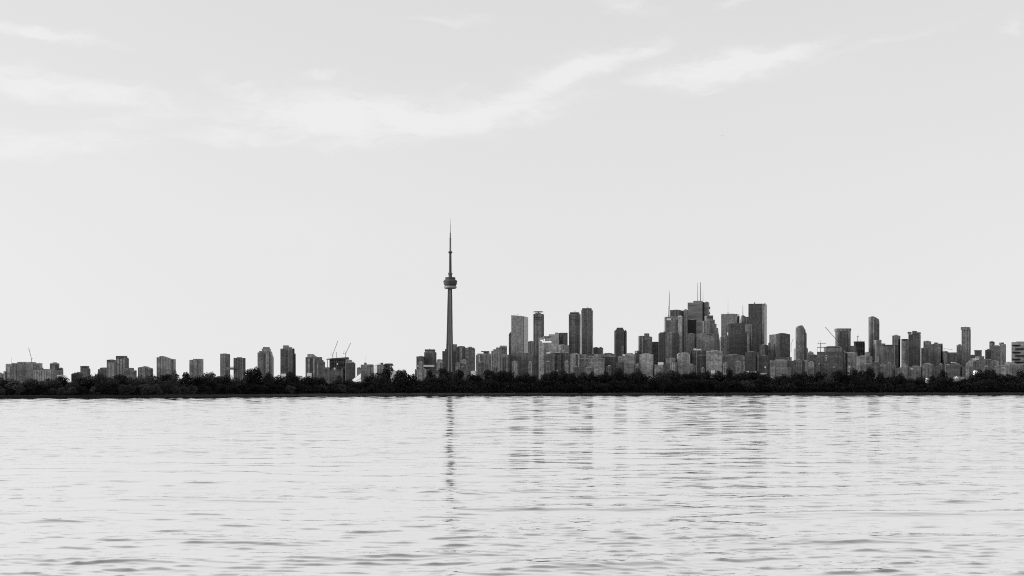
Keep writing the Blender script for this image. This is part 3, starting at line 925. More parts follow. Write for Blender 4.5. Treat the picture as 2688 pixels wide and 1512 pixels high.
# --- between the twin towers and the bank towers
bld('apartment_tower', 'lone tower with a stepped domed top and narrow side fins', 4520, 'concrete_dark',
    [('p', 'tower', [(1617, 866), (1620, 863), (1620, 860), (1635.5, 860), (1635.5, 863), (1639, 866)], {'d': 30}),
     ('b', 'fin', 1612.5, 1618, 868.5, {'dY': 4, 'm': 'concrete_mid'}), ('b', 'fin', 1638.5, 1645.3, 868.5, {'dY': 4, 'm': 'concrete_mid'}),
     ('s', 'recess', 1638.6, 1640.5, 869, 1000, {'m': 'black_steel', 'dY': 2}), ('s', 'pale_bay', 1631, 1638, 909, 1000, {'m': 'concrete_pale'})], 'pier')
bld('office_block', 'dark stepped block with a square roof hut left of the bank towers', 4560, 'concrete_dark',
    [('p', 'block', [(1678, 881.5), (1691, 881.5), (1691, 883), (1704, 883), (1712, 884)], {'d': 34}), ('b', 'roof_hut', 1691, 1704.5, 875, {'yb': 885, 'dY': 6, 'm': 'concrete_dark'}),
     ('s', 'pale_pier', 1685.5, 1687.5, 884, 1000, {'m': 'concrete_pale'}), ('s', 'ledge', 1690, 1711, 889, 891, {'m': 'concrete_pale'})], 'band')
bld('low_block', 'dark low block with one white-painted light spot left of bank towers', 4420, 'glass_dark',
    [('b', 'block', 1666, 1682, 921), ('s', 'white_panel', 1668.5, 1672, 922.5, 926.5, {'m': 'white_paint', 'dY': 1})], 'none')  # white paint stands in for a small spot of light
bld('office_block', 'dark low link block left of the tightly packed bank towers', 4700, 'glass_dark', [('p', 'block', [(1710, 898), (1716, 897), (1734, 897)], {'d': 30})], 'band')
bld('office_tower', 'dark shoulder tower at the left edge of the bank cluster', 4650, 'glass_dark',
    [('p', 'tower', [(1730, 876), (1733, 872.5), (1742, 872.5), (1742, 870.5), (1748, 870.5)], {'d': 30})], 'pier')
bld('low_block', 'pale flat-fronted block left of the dark stepped block foot', 4230, 'concrete_pale',
    [('b', 'block', 1634, 1669, 929.5, {'fr': .9}), ('s', 'white_corner', 1635, 1641, 930, 934, {'m': 'white_paint', 'dY': 4}), ('b', 'side_block', 1622, 1636, 936, {'dY': 8, 'm': 'concrete_mid'}), ('b', 'roof_house', 1648, 1661, 926.5, {'yb': 931, 'dY': 7, 'm': 'concrete_dark'})], 'band')
bld('low_block', 'pale square block directly below the dark stepped block', 4220, 'concrete_pale', [('b', 'block', 1679, 1715.5, 929.5, {'fr': .93}), ('b', 'side_block', 1668, 1680, 955, {'dY': 6})], 'none')
bld('low_block', 'low house-like pale block with a small roof box', 4210, 'concrete_pale', [('b', 'block', 1718, 1750, 957), ('b', 'roof_box', 1727, 1743, 951, {'yb': 958, 'dY': 5, 'm': 'pale_panel'})], 'none')

# --- bank towers
bld('office_tower', 'tower with one needle antenna at the left of the bank cluster', 4700, 'glass_mid',
    [('p', 'tower', [(1746, 832), (1758, 831), (1779, 829.5)], {'d': 40}), ('m', 'needle', 1755.5, 762, 832, 3.6, {'x2': 1757.8, 'tp': .15, 'dY': 14}), ('m', 'needle_collar', 1755.9, 803, 809, 3.2, {'dY': 14}),
     ('s', 'pale_cap', 1750, 1761, 836, 839, {'m': 'white_paint', 'pr': 1.2}), ('s', 'recess', 1773, 1779, 840, 1000, {'m': 'glass_dark'}), ('s', 'dark_bay', 1748, 1757, 842, 870, {'m': 'glass_dark', 'pr': 1.5}), ('m', 'antenna', 1748, 823, 832, .6, {'dY': 10})], 'pier')
bld('office_tower', 'mid-grey tower front with ledges below the needle-antenna tower', 4600, 'glass_mid',
    [('b', 'tower', 1747, 1782, 873, {'fr': .5}), ('s', 'dark_cap', 1752, 1761, 873, 878, {'m': 'steel_dark', 'dY': 6}), ('s', 'pale_edge', 1748, 1752, 876, 1000, {'m': 'concrete_pale', 'dY': 10}), ('s', 'dark_bay', 1758, 1766, 890, 1000, {'m': 'glass_dark', 'dY': 6})], 'pier')
bld('office_tower', 'dark flat-topped tower behind the needle-antenna tower', 5000, 'glass_dark', [('b', 'tower', 1759, 1793, 813.5, {'m': 'concrete_dark'})], 'pier')
bld('office_tower', 'narrow bright glass blade in the bank cluster', 4660, 'glass_pale',
    [('b', 'blade', 1780, 1791.5, 829.5, {'fr': .8}), ('s', 'bright_top', 1780.5, 1789, 829, 833, {'m': 'pale_panel', 'dY': 2})], 'none')
bld('office_tower', 'narrow pale tower with a black gap touching the tallest bank tower', 4900, 'glass_mid',
    [('b', 'tower', 1793.5, 1806, 813.5, {'m': 'concrete_mid'}), ('s', 'black_gap', 1790.5, 1794.2, 818, 1000, {'m': 'black_steel', 'dY': -2})], 'none')
e = bld('office_tower', 'tallest pale bank tower with twin antenna masts on its roof', 5000, 'banded',
        [('b', 'tower', 1805, 1848, 794, {'fr': .92, 'k': .12, 'para': 0}), ('b', 'crown', 1820, 1845, 789.3, {'yb': 795, 'dY': 4, 'fr': .9}),
         ('s', 'dark_line', 1805.5, 1843, 799.5, 801, {'m': 'glass_mid', 'dY': 3, 'pr': 1.2}), ('s', 'black_corner', 1844, 1848.2, 793, 1000, {'m': 'black_steel', 'dY': 1}),
         ('b', 'right_wing', 1848, 1862, 793.5, {'dY': 6, 'fr': .85}), ('m', 'mast', 1831.5, 742, 790, 1.7, {'dY': 12, 'm': 'steel_mid', 'tp': .5}), ('m', 'mast', 1839, 741, 790, 2.2, {'dY': 12, 'm': 'steel_mid', 'tp': .6}),
         ('m', 'thin_mast', 1845.5, 764, 790, .8, {'dY': 12, 'm': 'steel_mid'}), ('m', 'hoist_rail', 1863.6, 805, 830, .9, {'m': 'steel_dark', 'tp': 1}), ('s', 'hoist_box', 1861, 1864, 805, 811, {'m': 'steel_dark', 'dY': 5}), ('s', 'hoist_box', 1861, 1864, 820, 824, {'m': 'steel_dark', 'dY': 5})], 'band')
bld('office_tower', 'black box tower in front of the tallest bank tower', 4800, 'black_steel', [('b', 'tower', 1805, 1830, 839, {'fr': .9})], 'none')
bld('office_tower', 'grey tower front below the black box tower', 4680, 'glass_mid', [('b', 'tower', 1803, 1826, 875.5, {'fr': .85})], 'pier')
bld('office_tower', 'tower narrowing in many steps on its right side', 4780, 'concrete_mid',
    [('p', 'tower', [(1847, 842), (1854, 842), (1854, 828), (1872, 828), (1872, 839), (1876.5, 839), (1876.5, 850), (1881, 850), (1881, 861), (1885, 861), (1886, 872), (1888, 885), (1890.5, 897), (1890.5, 930)], {'d': 44}),
     ('s', 'dark_bay', 1855, 1871, 830, 834, {'m': 'glass_dark'}), ('s', 'bay', 1862, 1874, 842, 872, {'m': 'concrete_dark'})], 'pier')
bld('office_block', 'wide grey block in front of the many-stepped tower', 4640, 'concrete_mid', [('b', 'block', 1830, 1886, 875, {'fr': .8}), ('s', 'ledge', 1848, 1870, 874, 876.5, {'m': 'concrete_pale', 'dY': 2})], 'band')
bld('office_tower', 'pale broad tower with a thin tripod antenna', 4950, 'glass_pale',
    [('b', 'tower', 1893, 1941, 824, {'fr': .88, 'k': .15}), ('s', 'dark_notch', 1935, 1941.2, 830, 1000, {'m': 'glass_dark', 'dY': 4}), ('m', 'antenna', 1911, 788, 822, .9, {'dY': 12, 'm': 'steel_pale'}),
     ('m', 'antenna_leg', 1907, 818, 825, .7, {'x2': 1911, 'dY': 12}), ('m', 'antenna_leg', 1915, 818, 825, .7, {'x2': 1911, 'dY': 12})], 'none')
bld('office_tower', 'dark broad block in front of the pale tripod-antenna tower', 4750, 'concrete_dark',
    [('p', 'tower', [(1912, 851), (1916, 849), (1932, 849), (1933, 848), (1958, 848), (1961, 858), (1964, 875)], {'d': 40}), ('s', 'white_sliver', 1909, 1911.5, 872, 880, {'m': 'white_paint', 'dY': 6})], 'band')
bld('office_block', 'grey annex left of the dark broad block', 4700, 'concrete_mid', [('b', 'block', 1891, 1913, 884), ('s', 'pale_edge', 1906, 1908, 886, 905, {'m': 'concrete_pale', 'dY': 2})], 'pier')
bld('office_tower', 'dark tower with a sharp corner spire beside the tallest dark tower', 4850, 'concrete_dark',
    [('p', 'tower', [(1947, 843), (1949, 828), (1951, 827), (1957, 831), (1967, 832)], {'d': 34}), ('m', 'spire', 1950, 800, 830, 1.8, {'dY': 4, 'tp': .4})], 'pier')
bld('office_tower', 'tall dark tower with a pale stripe down its right edge', 4820, 'glass_dark',
    [('b', 'tower', 1964.5, 2013, 797, {'fr': .80, 'k': .2, 'para': 0}), ('s', 'pale_stripe', 2000.5, 2006, 798, 1000, {'m': 'glass_pale', 'dY': 2, 'pr': 4}), ('m', 'roof_pod', 1981, 793.5, 798, 2.6, {'dY': 14, 'tp': 1}), ('m', 'roof_pod', 2008, 795, 800, 2.6, {'dY': 20, 'tp': 1})], 'band')
bld('office_tower', 'grey mid-rise with a pale slanting edge below the tall dark tower', 4700, 'glass_mid',
    [('b', 'tower', 1960, 1999, 850, {'fr': .35, 'm': 'concrete_dark'}), ('s', 'pale_edge', 1961, 1967, 872, 926, {'m': 'concrete_pale', 'dY': 10}), ('s', 'pale_edge', 1957, 1962, 852, 873, {'m': 'concrete_pale', 'dY': 10})], 'pier')
bld('office_tower', 'narrow grey tower standing before the tall dark tower right side', 4600, 'glass_mid', [('b', 'tower', 1994, 2016, 905, {'fr': .6})], 'pier')
# front row below the bank towers
bld('low_block', 'pale rounded low block below the bright glass blade', 4220, 'concrete_pale', [('p', 'block', [(1780, 930), (1784, 926), (1797, 924), (1806, 926), (1811.5, 931)], {'d': 30})], 'balc')
bld('low_block', 'grey low block left of the pale rounded block', 4240, 'concrete_mid', [('b', 'block', 1748, 1782, 941)], 'balc')
bld('apartment_block', 'dark mid-rise with white roof tents below the black tower', 4230, 'concrete_dark',
    [('b', 'block', 1812, 1856, 920), ('s', 'white_tent', 1821, 1827, 915, 919, {'m': 'white_paint', 'dY': 8}), ('s', 'white_tent', 1828, 1832, 915.6, 919, {'m': 'white_paint', 'dY': 8}), ('s', 'white_tent', 1833, 1839.5, 916, 919, {'m': 'white_paint', 'dY': 8}),
     ('s', 'pale_pier', 1827, 1830, 922, 1000, {'m': 'concrete_pale', 'dY': 2}), ('s', 'ledge', 1832, 1855, 931.5, 933.5, {'m': 'concrete_pale', 'dY': 2}), ('s', 'recess', 1813, 1816, 924, 1000, {'m': 'black_steel', 'dY': 4})], 'pier')
bld('low_block', 'pale blank-fronted block below the many-stepped tower', 4200, 'concrete_pale', [('b', 'block', 1854, 1897.5, 921.5, {'fr': .94}), ('s', 'cornice', 1855, 1873, 921, 922.6, {'m': 'pale_panel', 'dY': 1}), ('s', 'white_porch', 1868, 1877, 972, 980, {'m': 'white_paint', 'dY': -2})], 'none')
bld('low_block', 'grey mid-rise with a pale ledge below the dark broad block', 4230, 'concrete_mid', [('b', 'block', 1897, 1952, 932), ('s', 'ledge', 1899, 1944, 931, 933, {'m': 'concrete_pale', 'dY': 2})], 'band')
bld('low_block', 'very dark mid-rise with pale corner columns below tall dark tower', 4210, 'glass_dark',
    [('b', 'block', 1956, 1990, 924), ('s', 'corner_column', 1950, 1956, 935, 975, {'m': 'concrete_pale', 'dY': 6}), ('s', 'corner_column', 1988, 1991, 924, 975, {'m': 'concrete_pale', 'dY': 4}), ('s', 'white_porch', 1958, 1966, 974, 978, {'m': 'white_paint', 'dY': -4}), ('s', 'white_porch', 1971, 1985, 975, 979, {'m': 'white_paint', 'dY': -4})], 'pier')
bld('low_block', 'grey low block with one round white spot near its base', 4220, 'concrete_mid', [('b', 'block', 1990, 2020, 934, {'m': 'concrete_dark'}), ('c', 'white_spot', 2006.5, 2011.5, 962, {'yb': 966.5, 'dY': -8, 'm': 'white_paint'}), ('s', 'white_porch', 1994, 2012, 979, 983, {'m': 'pale_panel', 'dY': -3})], 'pier')

# --- right part
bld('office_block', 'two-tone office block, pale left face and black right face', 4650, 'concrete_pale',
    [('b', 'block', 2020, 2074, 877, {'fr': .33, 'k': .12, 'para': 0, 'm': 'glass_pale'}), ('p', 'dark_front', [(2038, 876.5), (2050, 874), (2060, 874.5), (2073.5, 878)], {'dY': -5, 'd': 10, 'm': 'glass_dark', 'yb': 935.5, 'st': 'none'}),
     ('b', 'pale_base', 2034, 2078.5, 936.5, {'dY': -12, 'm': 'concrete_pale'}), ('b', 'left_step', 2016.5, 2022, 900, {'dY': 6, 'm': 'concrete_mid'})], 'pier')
bld('low_block', 'long grey low block below the two-tone office block', 4300, 'concrete_mid', [('b', 'block', 2016, 2086, 946, {'fr': .7})], 'band')
crane('tiny crane jib rising between the two-tone block and the round-topped tower', 4700, 2076.5, 925, 904, 2082, 889, 2075, 905, .8)
bld('slab_block', 'thin pale far slab left of the round-topped tower', 5600, 'pale_panel', [('b', 'block', 2083.5, 2092, 915.5)], 'none')
bld('apartment_tower', 'round-topped slim tower with dark fins on its right', 4480, 'glass_mid',
    [('p', 'tower', [(2093, 864), (2094, 859), (2097, 855.5), (2101, 854), (2106, 854), (2109, 856.5), (2111, 862)], {'d': 28, 'm': 'concrete_mid'}),
     ('p', 'fin', [(2110, 861), (2112, 862)], {'dY': 2, 'd': 26, 'm': 'black_steel', 'st': 'none'}), ('p', 'fin', [(2112, 864), (2114.5, 866)], {'dY': 4, 'd': 26, 'm': 'concrete_mid', 'st': 'none'}), ('p', 'fin', [(2114.5, 871), (2117.5, 876)], {'dY': 6, 'd': 22, 'm': 'concrete_dark', 'st': 'none'}),
     ('b', 'left_annex', 2090, 2094, 895, {'dY': 5, 'm': 'concrete_mid'}), ('b', 'right_annex', 2116, 2121, 915, {'dY': 5, 'm': 'concrete_mid'})], 'balc')
bld('low_block', 'dark low block at the foot of the round-topped tower', 4280, 'concrete_dark', [('b', 'block', 2083, 2112, 945), ('s', 'pale_edge', 2112, 2118, 945, 975, {'m': 'concrete_pale', 'dY': 10})], 'pier')
bld('low_block', 'grey block right of the round-topped tower with dark lower front', 4420, 'concrete_mid', [('b', 'block', 2119, 2135, 924.5), ('b', 'dark_front', 2120, 2147, 931, {'dY': -25, 'm': 'glass_dark'}), ('b', 'pale_front', 2122, 2140, 950, {'dY': -60, 'm': 'concrete_pale'})], 'pier')
e = bld('unfinished_block', 'big dark block topped by an open steel frame', 4350, 'concrete_dark',
        [('b', 'block', 2144.5, 2217, 923, {'fr': .93, 'para': 0}), ('p', 'top_storey', [(2168, 911.5), (2176, 908), (2205, 909), (2210, 914)], {'dY': 8, 'd': 30, 'm': 'concrete_mid', 'yb': 924}),
         ('s', 'frame_beam', 2145, 2205, 910.8, 912.4, {'m': 'steel_dark', 'dY': 4, 'pr': 1}), ('m', 'frame_post', 2145.5, 911, 924, .7, {'m': 'steel_mid', 'dY': 4, 'tp': 1}), ('m', 'frame_post', 2164, 911, 924, .7, {'m': 'steel_mid', 'dY': 4, 'tp': 1}),
         ('s', 'pale_pier', 2215.5, 2218.5, 920, 955, {'m': 'concrete_pale', 'dY': 2}), ('s', 'white_panel', 2168, 2170, 932, 935, {'m': 'pale_panel', 'dY': 3}), ('s', 'white_panel', 2168, 2170, 938, 941, {'m': 'pale_panel', 'dY': 3}), ('s', 'white_panel', 2168, 2170, 944, 946, {'m': 'pale_panel', 'dY': 3})], 'band')
crane('hammerhead crane with a short level jib above the open steel frame', 4370, 2154, 926, 901.5, 2168, 901.3, 2147, 901.3, 1.8, (2153, 893))
crane('long luffing crane jib reaching up left from the flat-topped dark tower', 4430, 2199, 906, 896, 2166, 859, 2204, 897, 2.0)
bld('apartment_tower', 'flat-topped dark tower slightly wider at its top, long crane beside it', 4500, 'concrete_dark',
    [('p', 'tower', [(2199, 868), (2233, 868)], {'d': 34}), ('p', 'crown', [(2197, 862), (2234.5, 862)], {'dY': -1, 'd': 36, 'm': 'concrete_mid', 'yb': 869, 'st': 'none'}), ('s', 'edge_pier', 2199, 2203, 869, 1000, {'m': 'concrete_mid'}), ('s', 'edge_pier', 2227, 2231, 869, 1000, {'m': 'concrete_mid'})], 'band')
bld('low_block', 'mid-rise with pale and dark vertical strips below the flat-topped tower', 4300, 'concrete_mid', [('b', 'block', 2218, 2250, 925), ('s', 'dark_strip', 2219, 2224, 927, 1000, {'m': 'black_steel', 'dY': 3}), ('s', 'pale_strip', 2226, 2232, 927, 1000, {'m': 'concrete_pale', 'dY': 3})], 'pier')
bld('unfinished_block', 'dark unfinished tower with a small crane on its roof', 4480, 'skeleton',
    [('p', 'tower', [(2247, 897), (2269.5, 897)], {'d': 28}), ('p', 'side_block', [(2233, 908), (2248, 907)], {'dY': 3, 'd': 28, 'm': 'concrete_dark'}), ('p', 'deck', [(2246, 896), (2270.5, 896)], {'dY': -2, 'd': 32, 'm': 'steel_dark', 'yb': 897.5, 'st': 'none'}), ('s', 'dark_corner', 2267, 2269.8, 900, 1000, {'m': 'black_steel'}), ('m', 'mixer_boom', 2258, 889, 896, .9, {'m': 'steel_mid'})], 'balc')
crane('small short-jibbed crane on the roof of the dark unfinished tower', 4490, 2251.5, 898, 883.5, 2248, 884.5, 2254, 883, 1.5, (2251.5, 877))
bld('low_block', 'pale low tangle of roofs below the dark unfinished tower', 4230, 'concrete_pale', [('b', 'block', 2247, 2290, 934, {'fr': .6}), ('b', 'dark_vault', 2258, 2294, 956, {'dY': -20, 'm': 'concrete_dark'}), ('b', 'roof_house', 2270, 2284, 925, {'dY': 14, 'm': 'concrete_mid'})], 'balc')
bld('apartment_tower', 'slim tower with a curved sail-like top sloping right', 4520, 'concrete_dark',
    [('p', 'tower', [(2286, 831.5), (2290, 830), (2295, 831), (2301, 834), (2307, 838), (2308.5, 845)], {'d': 30}), ('b', 'left_fin', 2283.5, 2287, 844.5, {'dY': 5, 'm': 'concrete_mid'}), ('s', 'mullion', 2292, 2293.5, 835, 1000, {'m': 'concrete_mid', 'pr': 1.2}), ('b', 'lower_left', 2281, 2287, 914, {'dY': -6, 'm': 'concrete_mid'})], 'balc')
bld('apartment_block', 'block stepping down right from the sail-topped tower', 4460, 'concrete_mid',
    [('p', 'block', [(2300, 892), (2314, 892), (2314, 901.5), (2324, 901.5), (2324, 905.5), (2345, 905.5)], {'d': 34}), ('s', 'dark_front', 2322, 2344, 910, 1000, {'m': 'concrete_dark'}), ('s', 'roof_edge', 2316, 2345, 904.8, 907.5, {'m': 'steel_dark'}), ('s', 'lower_pale', 2303, 2306, 935, 980, {'m': 'concrete_pale'})], 'balc')
bld('apartment_tower', 'narrow tower with pale top and dark right edge', 4600, 'concrete_mid',
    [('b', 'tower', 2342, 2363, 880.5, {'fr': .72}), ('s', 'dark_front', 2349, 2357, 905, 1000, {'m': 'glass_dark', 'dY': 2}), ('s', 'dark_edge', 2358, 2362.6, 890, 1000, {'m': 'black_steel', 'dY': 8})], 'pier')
bld('apartment_tower', 'grey tower leaning against the tower with a notched crown', 4560, 'concrete_mid', [('b', 'tower', 2366, 2387, 890.5), ('s', 'cap', 2366.5, 2383, 890, 893, {'m': 'concrete_dark', 'dY': 2})], 'balc')
bld('apartment_tower', 'tower with a wider notched dark crown', 4520, 'concrete_dark',
    [('b', 'tower', 2384.5, 2416.5, 877, {'para': 0}), ('b', 'crown', 2382.3, 2393, 871, {'yb': 876, 'dY': -2}), ('b', 'crown', 2394.5, 2408, 868.5, {'yb': 878, 'dY': 1}), ('b', 'crown', 2407, 2417.5, 872, {'yb': 877, 'dY': -1}), ('s', 'pale_bay', 2408, 2413, 879, 1000, {'m': 'concrete_mid', 'dY': 3})], 'balc')
bld('low_block', 'dark short block between the notched-crown tower and pale slab', 4500, 'concrete_dark', [('b', 'block', 2418, 2435, 913.5)], 'pier')
bld('apartment_tower', 'pale narrow slab right of the notched-crown tower', 4580, 'concrete_pale', [('b', 'tower', 2424, 2444, 895.5)], 'pier')
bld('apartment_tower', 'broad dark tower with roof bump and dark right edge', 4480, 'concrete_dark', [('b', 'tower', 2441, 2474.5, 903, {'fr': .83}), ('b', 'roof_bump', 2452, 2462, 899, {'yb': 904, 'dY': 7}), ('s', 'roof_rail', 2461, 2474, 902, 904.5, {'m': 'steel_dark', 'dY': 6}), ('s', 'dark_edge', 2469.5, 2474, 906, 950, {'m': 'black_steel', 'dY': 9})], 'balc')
crane('faint distant crane with a thin level jib right of the broad dark tower', 5200, 2478, 935, 915, 2500, 918, 2475, 913, .9)
bld('low_block', 'dark short block with a rounded corner below the faint crane', 4460, 'concrete_dark', [('p', 'block', [(2478, 924), (2483, 921.5), (2487, 922), (2490, 925), (2513, 925)], {'d': 30}), ('s', 'pale_side', 2478, 2484, 926, 960, {'m': 'concrete_mid'})], 'balc')
bld('apartment_block', 'short grey tower at the left foot of the tall plain tower', 4520, 'concrete_mid', [('b', 'tower', 2511, 2527, 906)], 'pier')
bld('apartment_tower', 'tall plain tower flaring slightly at its flat top, far right', 4500, 'concrete_mid',
    [('b', 'tower', 2524, 2547.5, 864, {'fr': .84, 'para': 0}), ('b', 'crown', 2522, 2547.5, 858.3, {'yb': 866, 'dY': -2, 'fr': .84}), ('m', 'antenna', 2535, 855, 859, .8, {'dY': 10})], 'pier')
bld('low_block', 'low grey block right of the tall plain tower', 4440, 'concrete_dark', [('b', 'block', 2546, 2560, 932), ('b', 'front_block', 2543, 2556, 945, {'dY': -30, 'm': 'concrete_mid'})], 'pier')
bld('apartment_block', 'small dark tower with flat cap between the two far right groups', 4500, 'concrete_dark', [('b', 'tower', 2558, 2577, 921), ('s', 'cap', 2557.5, 2577, 919, 922, {'m': 'steel_mid', 'dY': 1})], 'band')
bld('low_block', 'low stepped group of blocks between the far right towers', 4300, 'concrete_mid', [('p', 'block', [(2553, 947), (2562, 947), (2562, 939), (2571, 939), (2571, 935), (2584, 935), (2584, 942), (2602, 942)], {'d': 40, 'm': 'concrete_dark'}), ('s', 'white_roof', 2559, 2569, 941, 944, {'m': 'pale_panel'})], 'balc')
bld('apartment_block', 'short pale block left of the dark far right tower', 4520, 'concrete_mid', [('b', 'block', 2586, 2606, 918)], 'pier')
bld('apartment_tower', 'slim grey tower rising behind the dark far right tower', 4640, 'concrete_mid', [('b', 'tower', 2597, 2610.5, 897), ('s', 'cap', 2597.5, 2608, 896.5, 899, {'m': 'concrete_dark', 'dY': 1})], 'pier')
bld('apartment_tower', 'dark square tower between two slim towers at far right', 4480, 'concrete_dark', [('b', 'tower', 2601, 2630.5, 908, {'fr': .85}), ('b', 'pale_front', 2600, 2622, 947, {'dY': -40, 'm': 'concrete_mid'})], 'band')
bld('apartment_tower', 'slim tower with dark rounded cap right of the dark square tower', 4600, 'concrete_mid', [('b', 'tower', 2624, 2640, 903), ('c', 'cap', 2625, 2637.5, 899, {'yb': 905, 'dY': 2, 'm': 'concrete_dark'})], 'pier')
bld('low_block', 'pale low block in the gap beside the far right balcony tower', 4400, 'concrete_pale', [('b', 'block', 2637, 2657, 951)], 'band')
e = bld('apartment_tower', 'far right tower with dark balconies alternating side to side', 4380, 'concrete_pale',
        [('b', 'tower', 2655, 2700, 898, {'fr': .9}), ('b', 'podium', 2650, 2706, 958, {'dY': -20, 'm': 'concrete_dark'})], 'none')
for i, yy in enumerate((906.5, 916, 925, 934, 943, 951)):
    x0 = 2658 if i % 2 == 0 else 2665
    g = MB()
    y0 = 4380 + 5
    g.box(PX(x0, y0), PX(x0 + (19 if i % 2 == 0 else 28), y0), y0 - 4, y0 + 6, PZ(yy + 1.8, y0), PZ(yy - 1.6, y0))
    g.build('balcony', 'black_steel', e)
# low front row on the right
bld('low_block', 'pale low block with a lighter left edge below the faint crane', 4230, 'concrete_mid', [('b', 'block', 2480, 2498, 957), ('s', 'pale_edge', 2481, 2484, 958, 1000, {'m': 'concrete_pale', 'dY': 3})], 'pier')
bld('low_block', 'dark low block below the tall plain far right tower', 4220, 'concrete_dark', [('b', 'block', 2497, 2527, 956), ('s', 'pale_ledge', 2497, 2508, 951, 953, {'m': 'pale_panel', 'dY': 30})], 'band')
bld('low_block', 'grey low block right of the dark low block near the white shed', 4225, 'concrete_mid', [('b', 'block', 2525, 2560, 962)], 'band')
bld('low_block', 'pale low buildings below the notched-crown tower', 4230, 'concrete_pale', [('b', 'block', 2350, 2386, 966, {'m': 'concrete_mid'}), ('b', 'block', 2384, 2424, 962, {'dY': 12, 'm': 'concrete_mid'}), ('s', 'white_panel', 2391, 2397, 967, 970, {'m': 'pale_panel', 'dY': 4})], 'balc')
bld('low_block', 'low pale buildings below the broad dark right tower', 4240, 'concrete_mid', [('b', 'block', 2422, 2450, 955), ('b', 'block', 2446, 2482, 962, {'dY': 10, 'm': 'concrete_dark'})], 'balc')
bld('low_block', 'grey low block at the far right below the slim capped tower', 4230, 'concrete_mid', [('b', 'block', 2610, 2652, 960)], 'band')
bld('low_block', 'grey low row below the block stepping down from the sail-topped tower', 4225, 'concrete_mid', [('b', 'block', 2288, 2352, 958, {'fr': .6}), ('s', 'white_panel', 2318, 2322, 962, 965, {'m': 'white_paint', 'dY': 8})], 'balc')
FOOT = [(1105, 'the flat-capped dark tower'), (1160, 'the slim tower beside the spire'), (1215, 'the rounded-corner dark tower'), (1262, 'the floating flat roof'), (1300, 'the block climbing in steps'), (1352, 'the slanted pale slab'),
        (1392, 'the disc-topped tower'), (1440, 'the white-sign hotel'), (1488, 'the black drum block'), (1512, 'the shorter twin tower'), (1548, 'the taller twin tower'), (1600, 'the dark humped roof'), (1628, 'the domed lone tower'),
        (1675, 'the dark stepped block'), (1738, 'the dark shoulder tower'), (1768, 'the needle-antenna tower'), (1815, 'the black box tower'), (1845, 'the tallest bank tower'), (1905, 'the pale tripod-antenna tower'), (1940, 'the corner-spire tower'),
        (2030, 'the two-tone office block'), (2070, 'the tiny crane jib'), (2100, 'the round-topped slim tower'), (2150, 'the level-jib crane'), (2190, 'the open steel frame'), (2230, 'the flat-topped dark tower'), (2300, 'the sail-topped tower'),
        (2335, 'the narrow dark-edged tower'), (2375, 'the notched-crown tower'), (2430, 'the pale narrow slab'), (2470, 'the broad dark tower'), (2540, 'the tall plain tower'), (2590, 'the slim far right tower'), (2635, 'the slim round-capped tower')]
rf = random.Random(41)
for x, mk in FOOT:
    w = rf.uniform(9, 21)
    top = rf.uniform(946, 966)
    mt = rf.choice(['concrete_mid', 'concrete_mid', 'condo', 'glass_dark', 'concrete_dark', 'concrete_dark'])
    word = {'concrete_pale': 'pale', 'concrete_mid': 'grey', 'condo': 'balconied', 'glass_dark': 'black', 'concrete_dark': 'dark'}[mt]
    pts = [('b', 'block', x - w / 2, x + w / 2, top)]
    if rf.random() < .5:
        pts.append(('b', 'roof_hut', x - w * .25, x + w * .2, top - rf.uniform(1.5, 4), {'yb': top + 1, 'dY': 5, 'm': rf.choice(['concrete_pale', 'concrete_dark', 'concrete_mid'])}))
    bld('waterfront_block', 'small %s waterfront block low above trees below %s' % (word, mk), rf.uniform(4080, 4170), mt, pts, rf.choice(['pier', 'balc', 'band']), 'building', None, 'small waterfront blocks just above the trees')
bld('shed', 'white rounded shed roof low among trees below the broad dark tower', 4000, 'white_paint', [('p', 'roof', [(2433.5, 996), (2434.5, 993.3), (2438, 992.5), (2442, 995), (2445, 997)], {'d': 20})], 'none', 'shed')
bld('shed', 'pale shed with a white gable end in the far right tree gap', 4000, 'concrete_pale', [('p', 'block', [(2508, 991), (2512, 988), (2532, 990), (2532.5, 999)], {'d': 20}), ('p', 'gable', [(2509, 991), (2512, 988), (2516, 992)], {'d': 4, 'dY': -4, 'm': 'white_paint', 'yb': 993})], 'none', 'shed')
bld('shed', 'tiny white shed above the highest far right trees', 4000, 'white_paint', [('p', 'roof', [(2559, 974), (2561, 972.5), (2566, 973.5), (2568.5, 977)], {'d': 16})], 'none', 'shed')


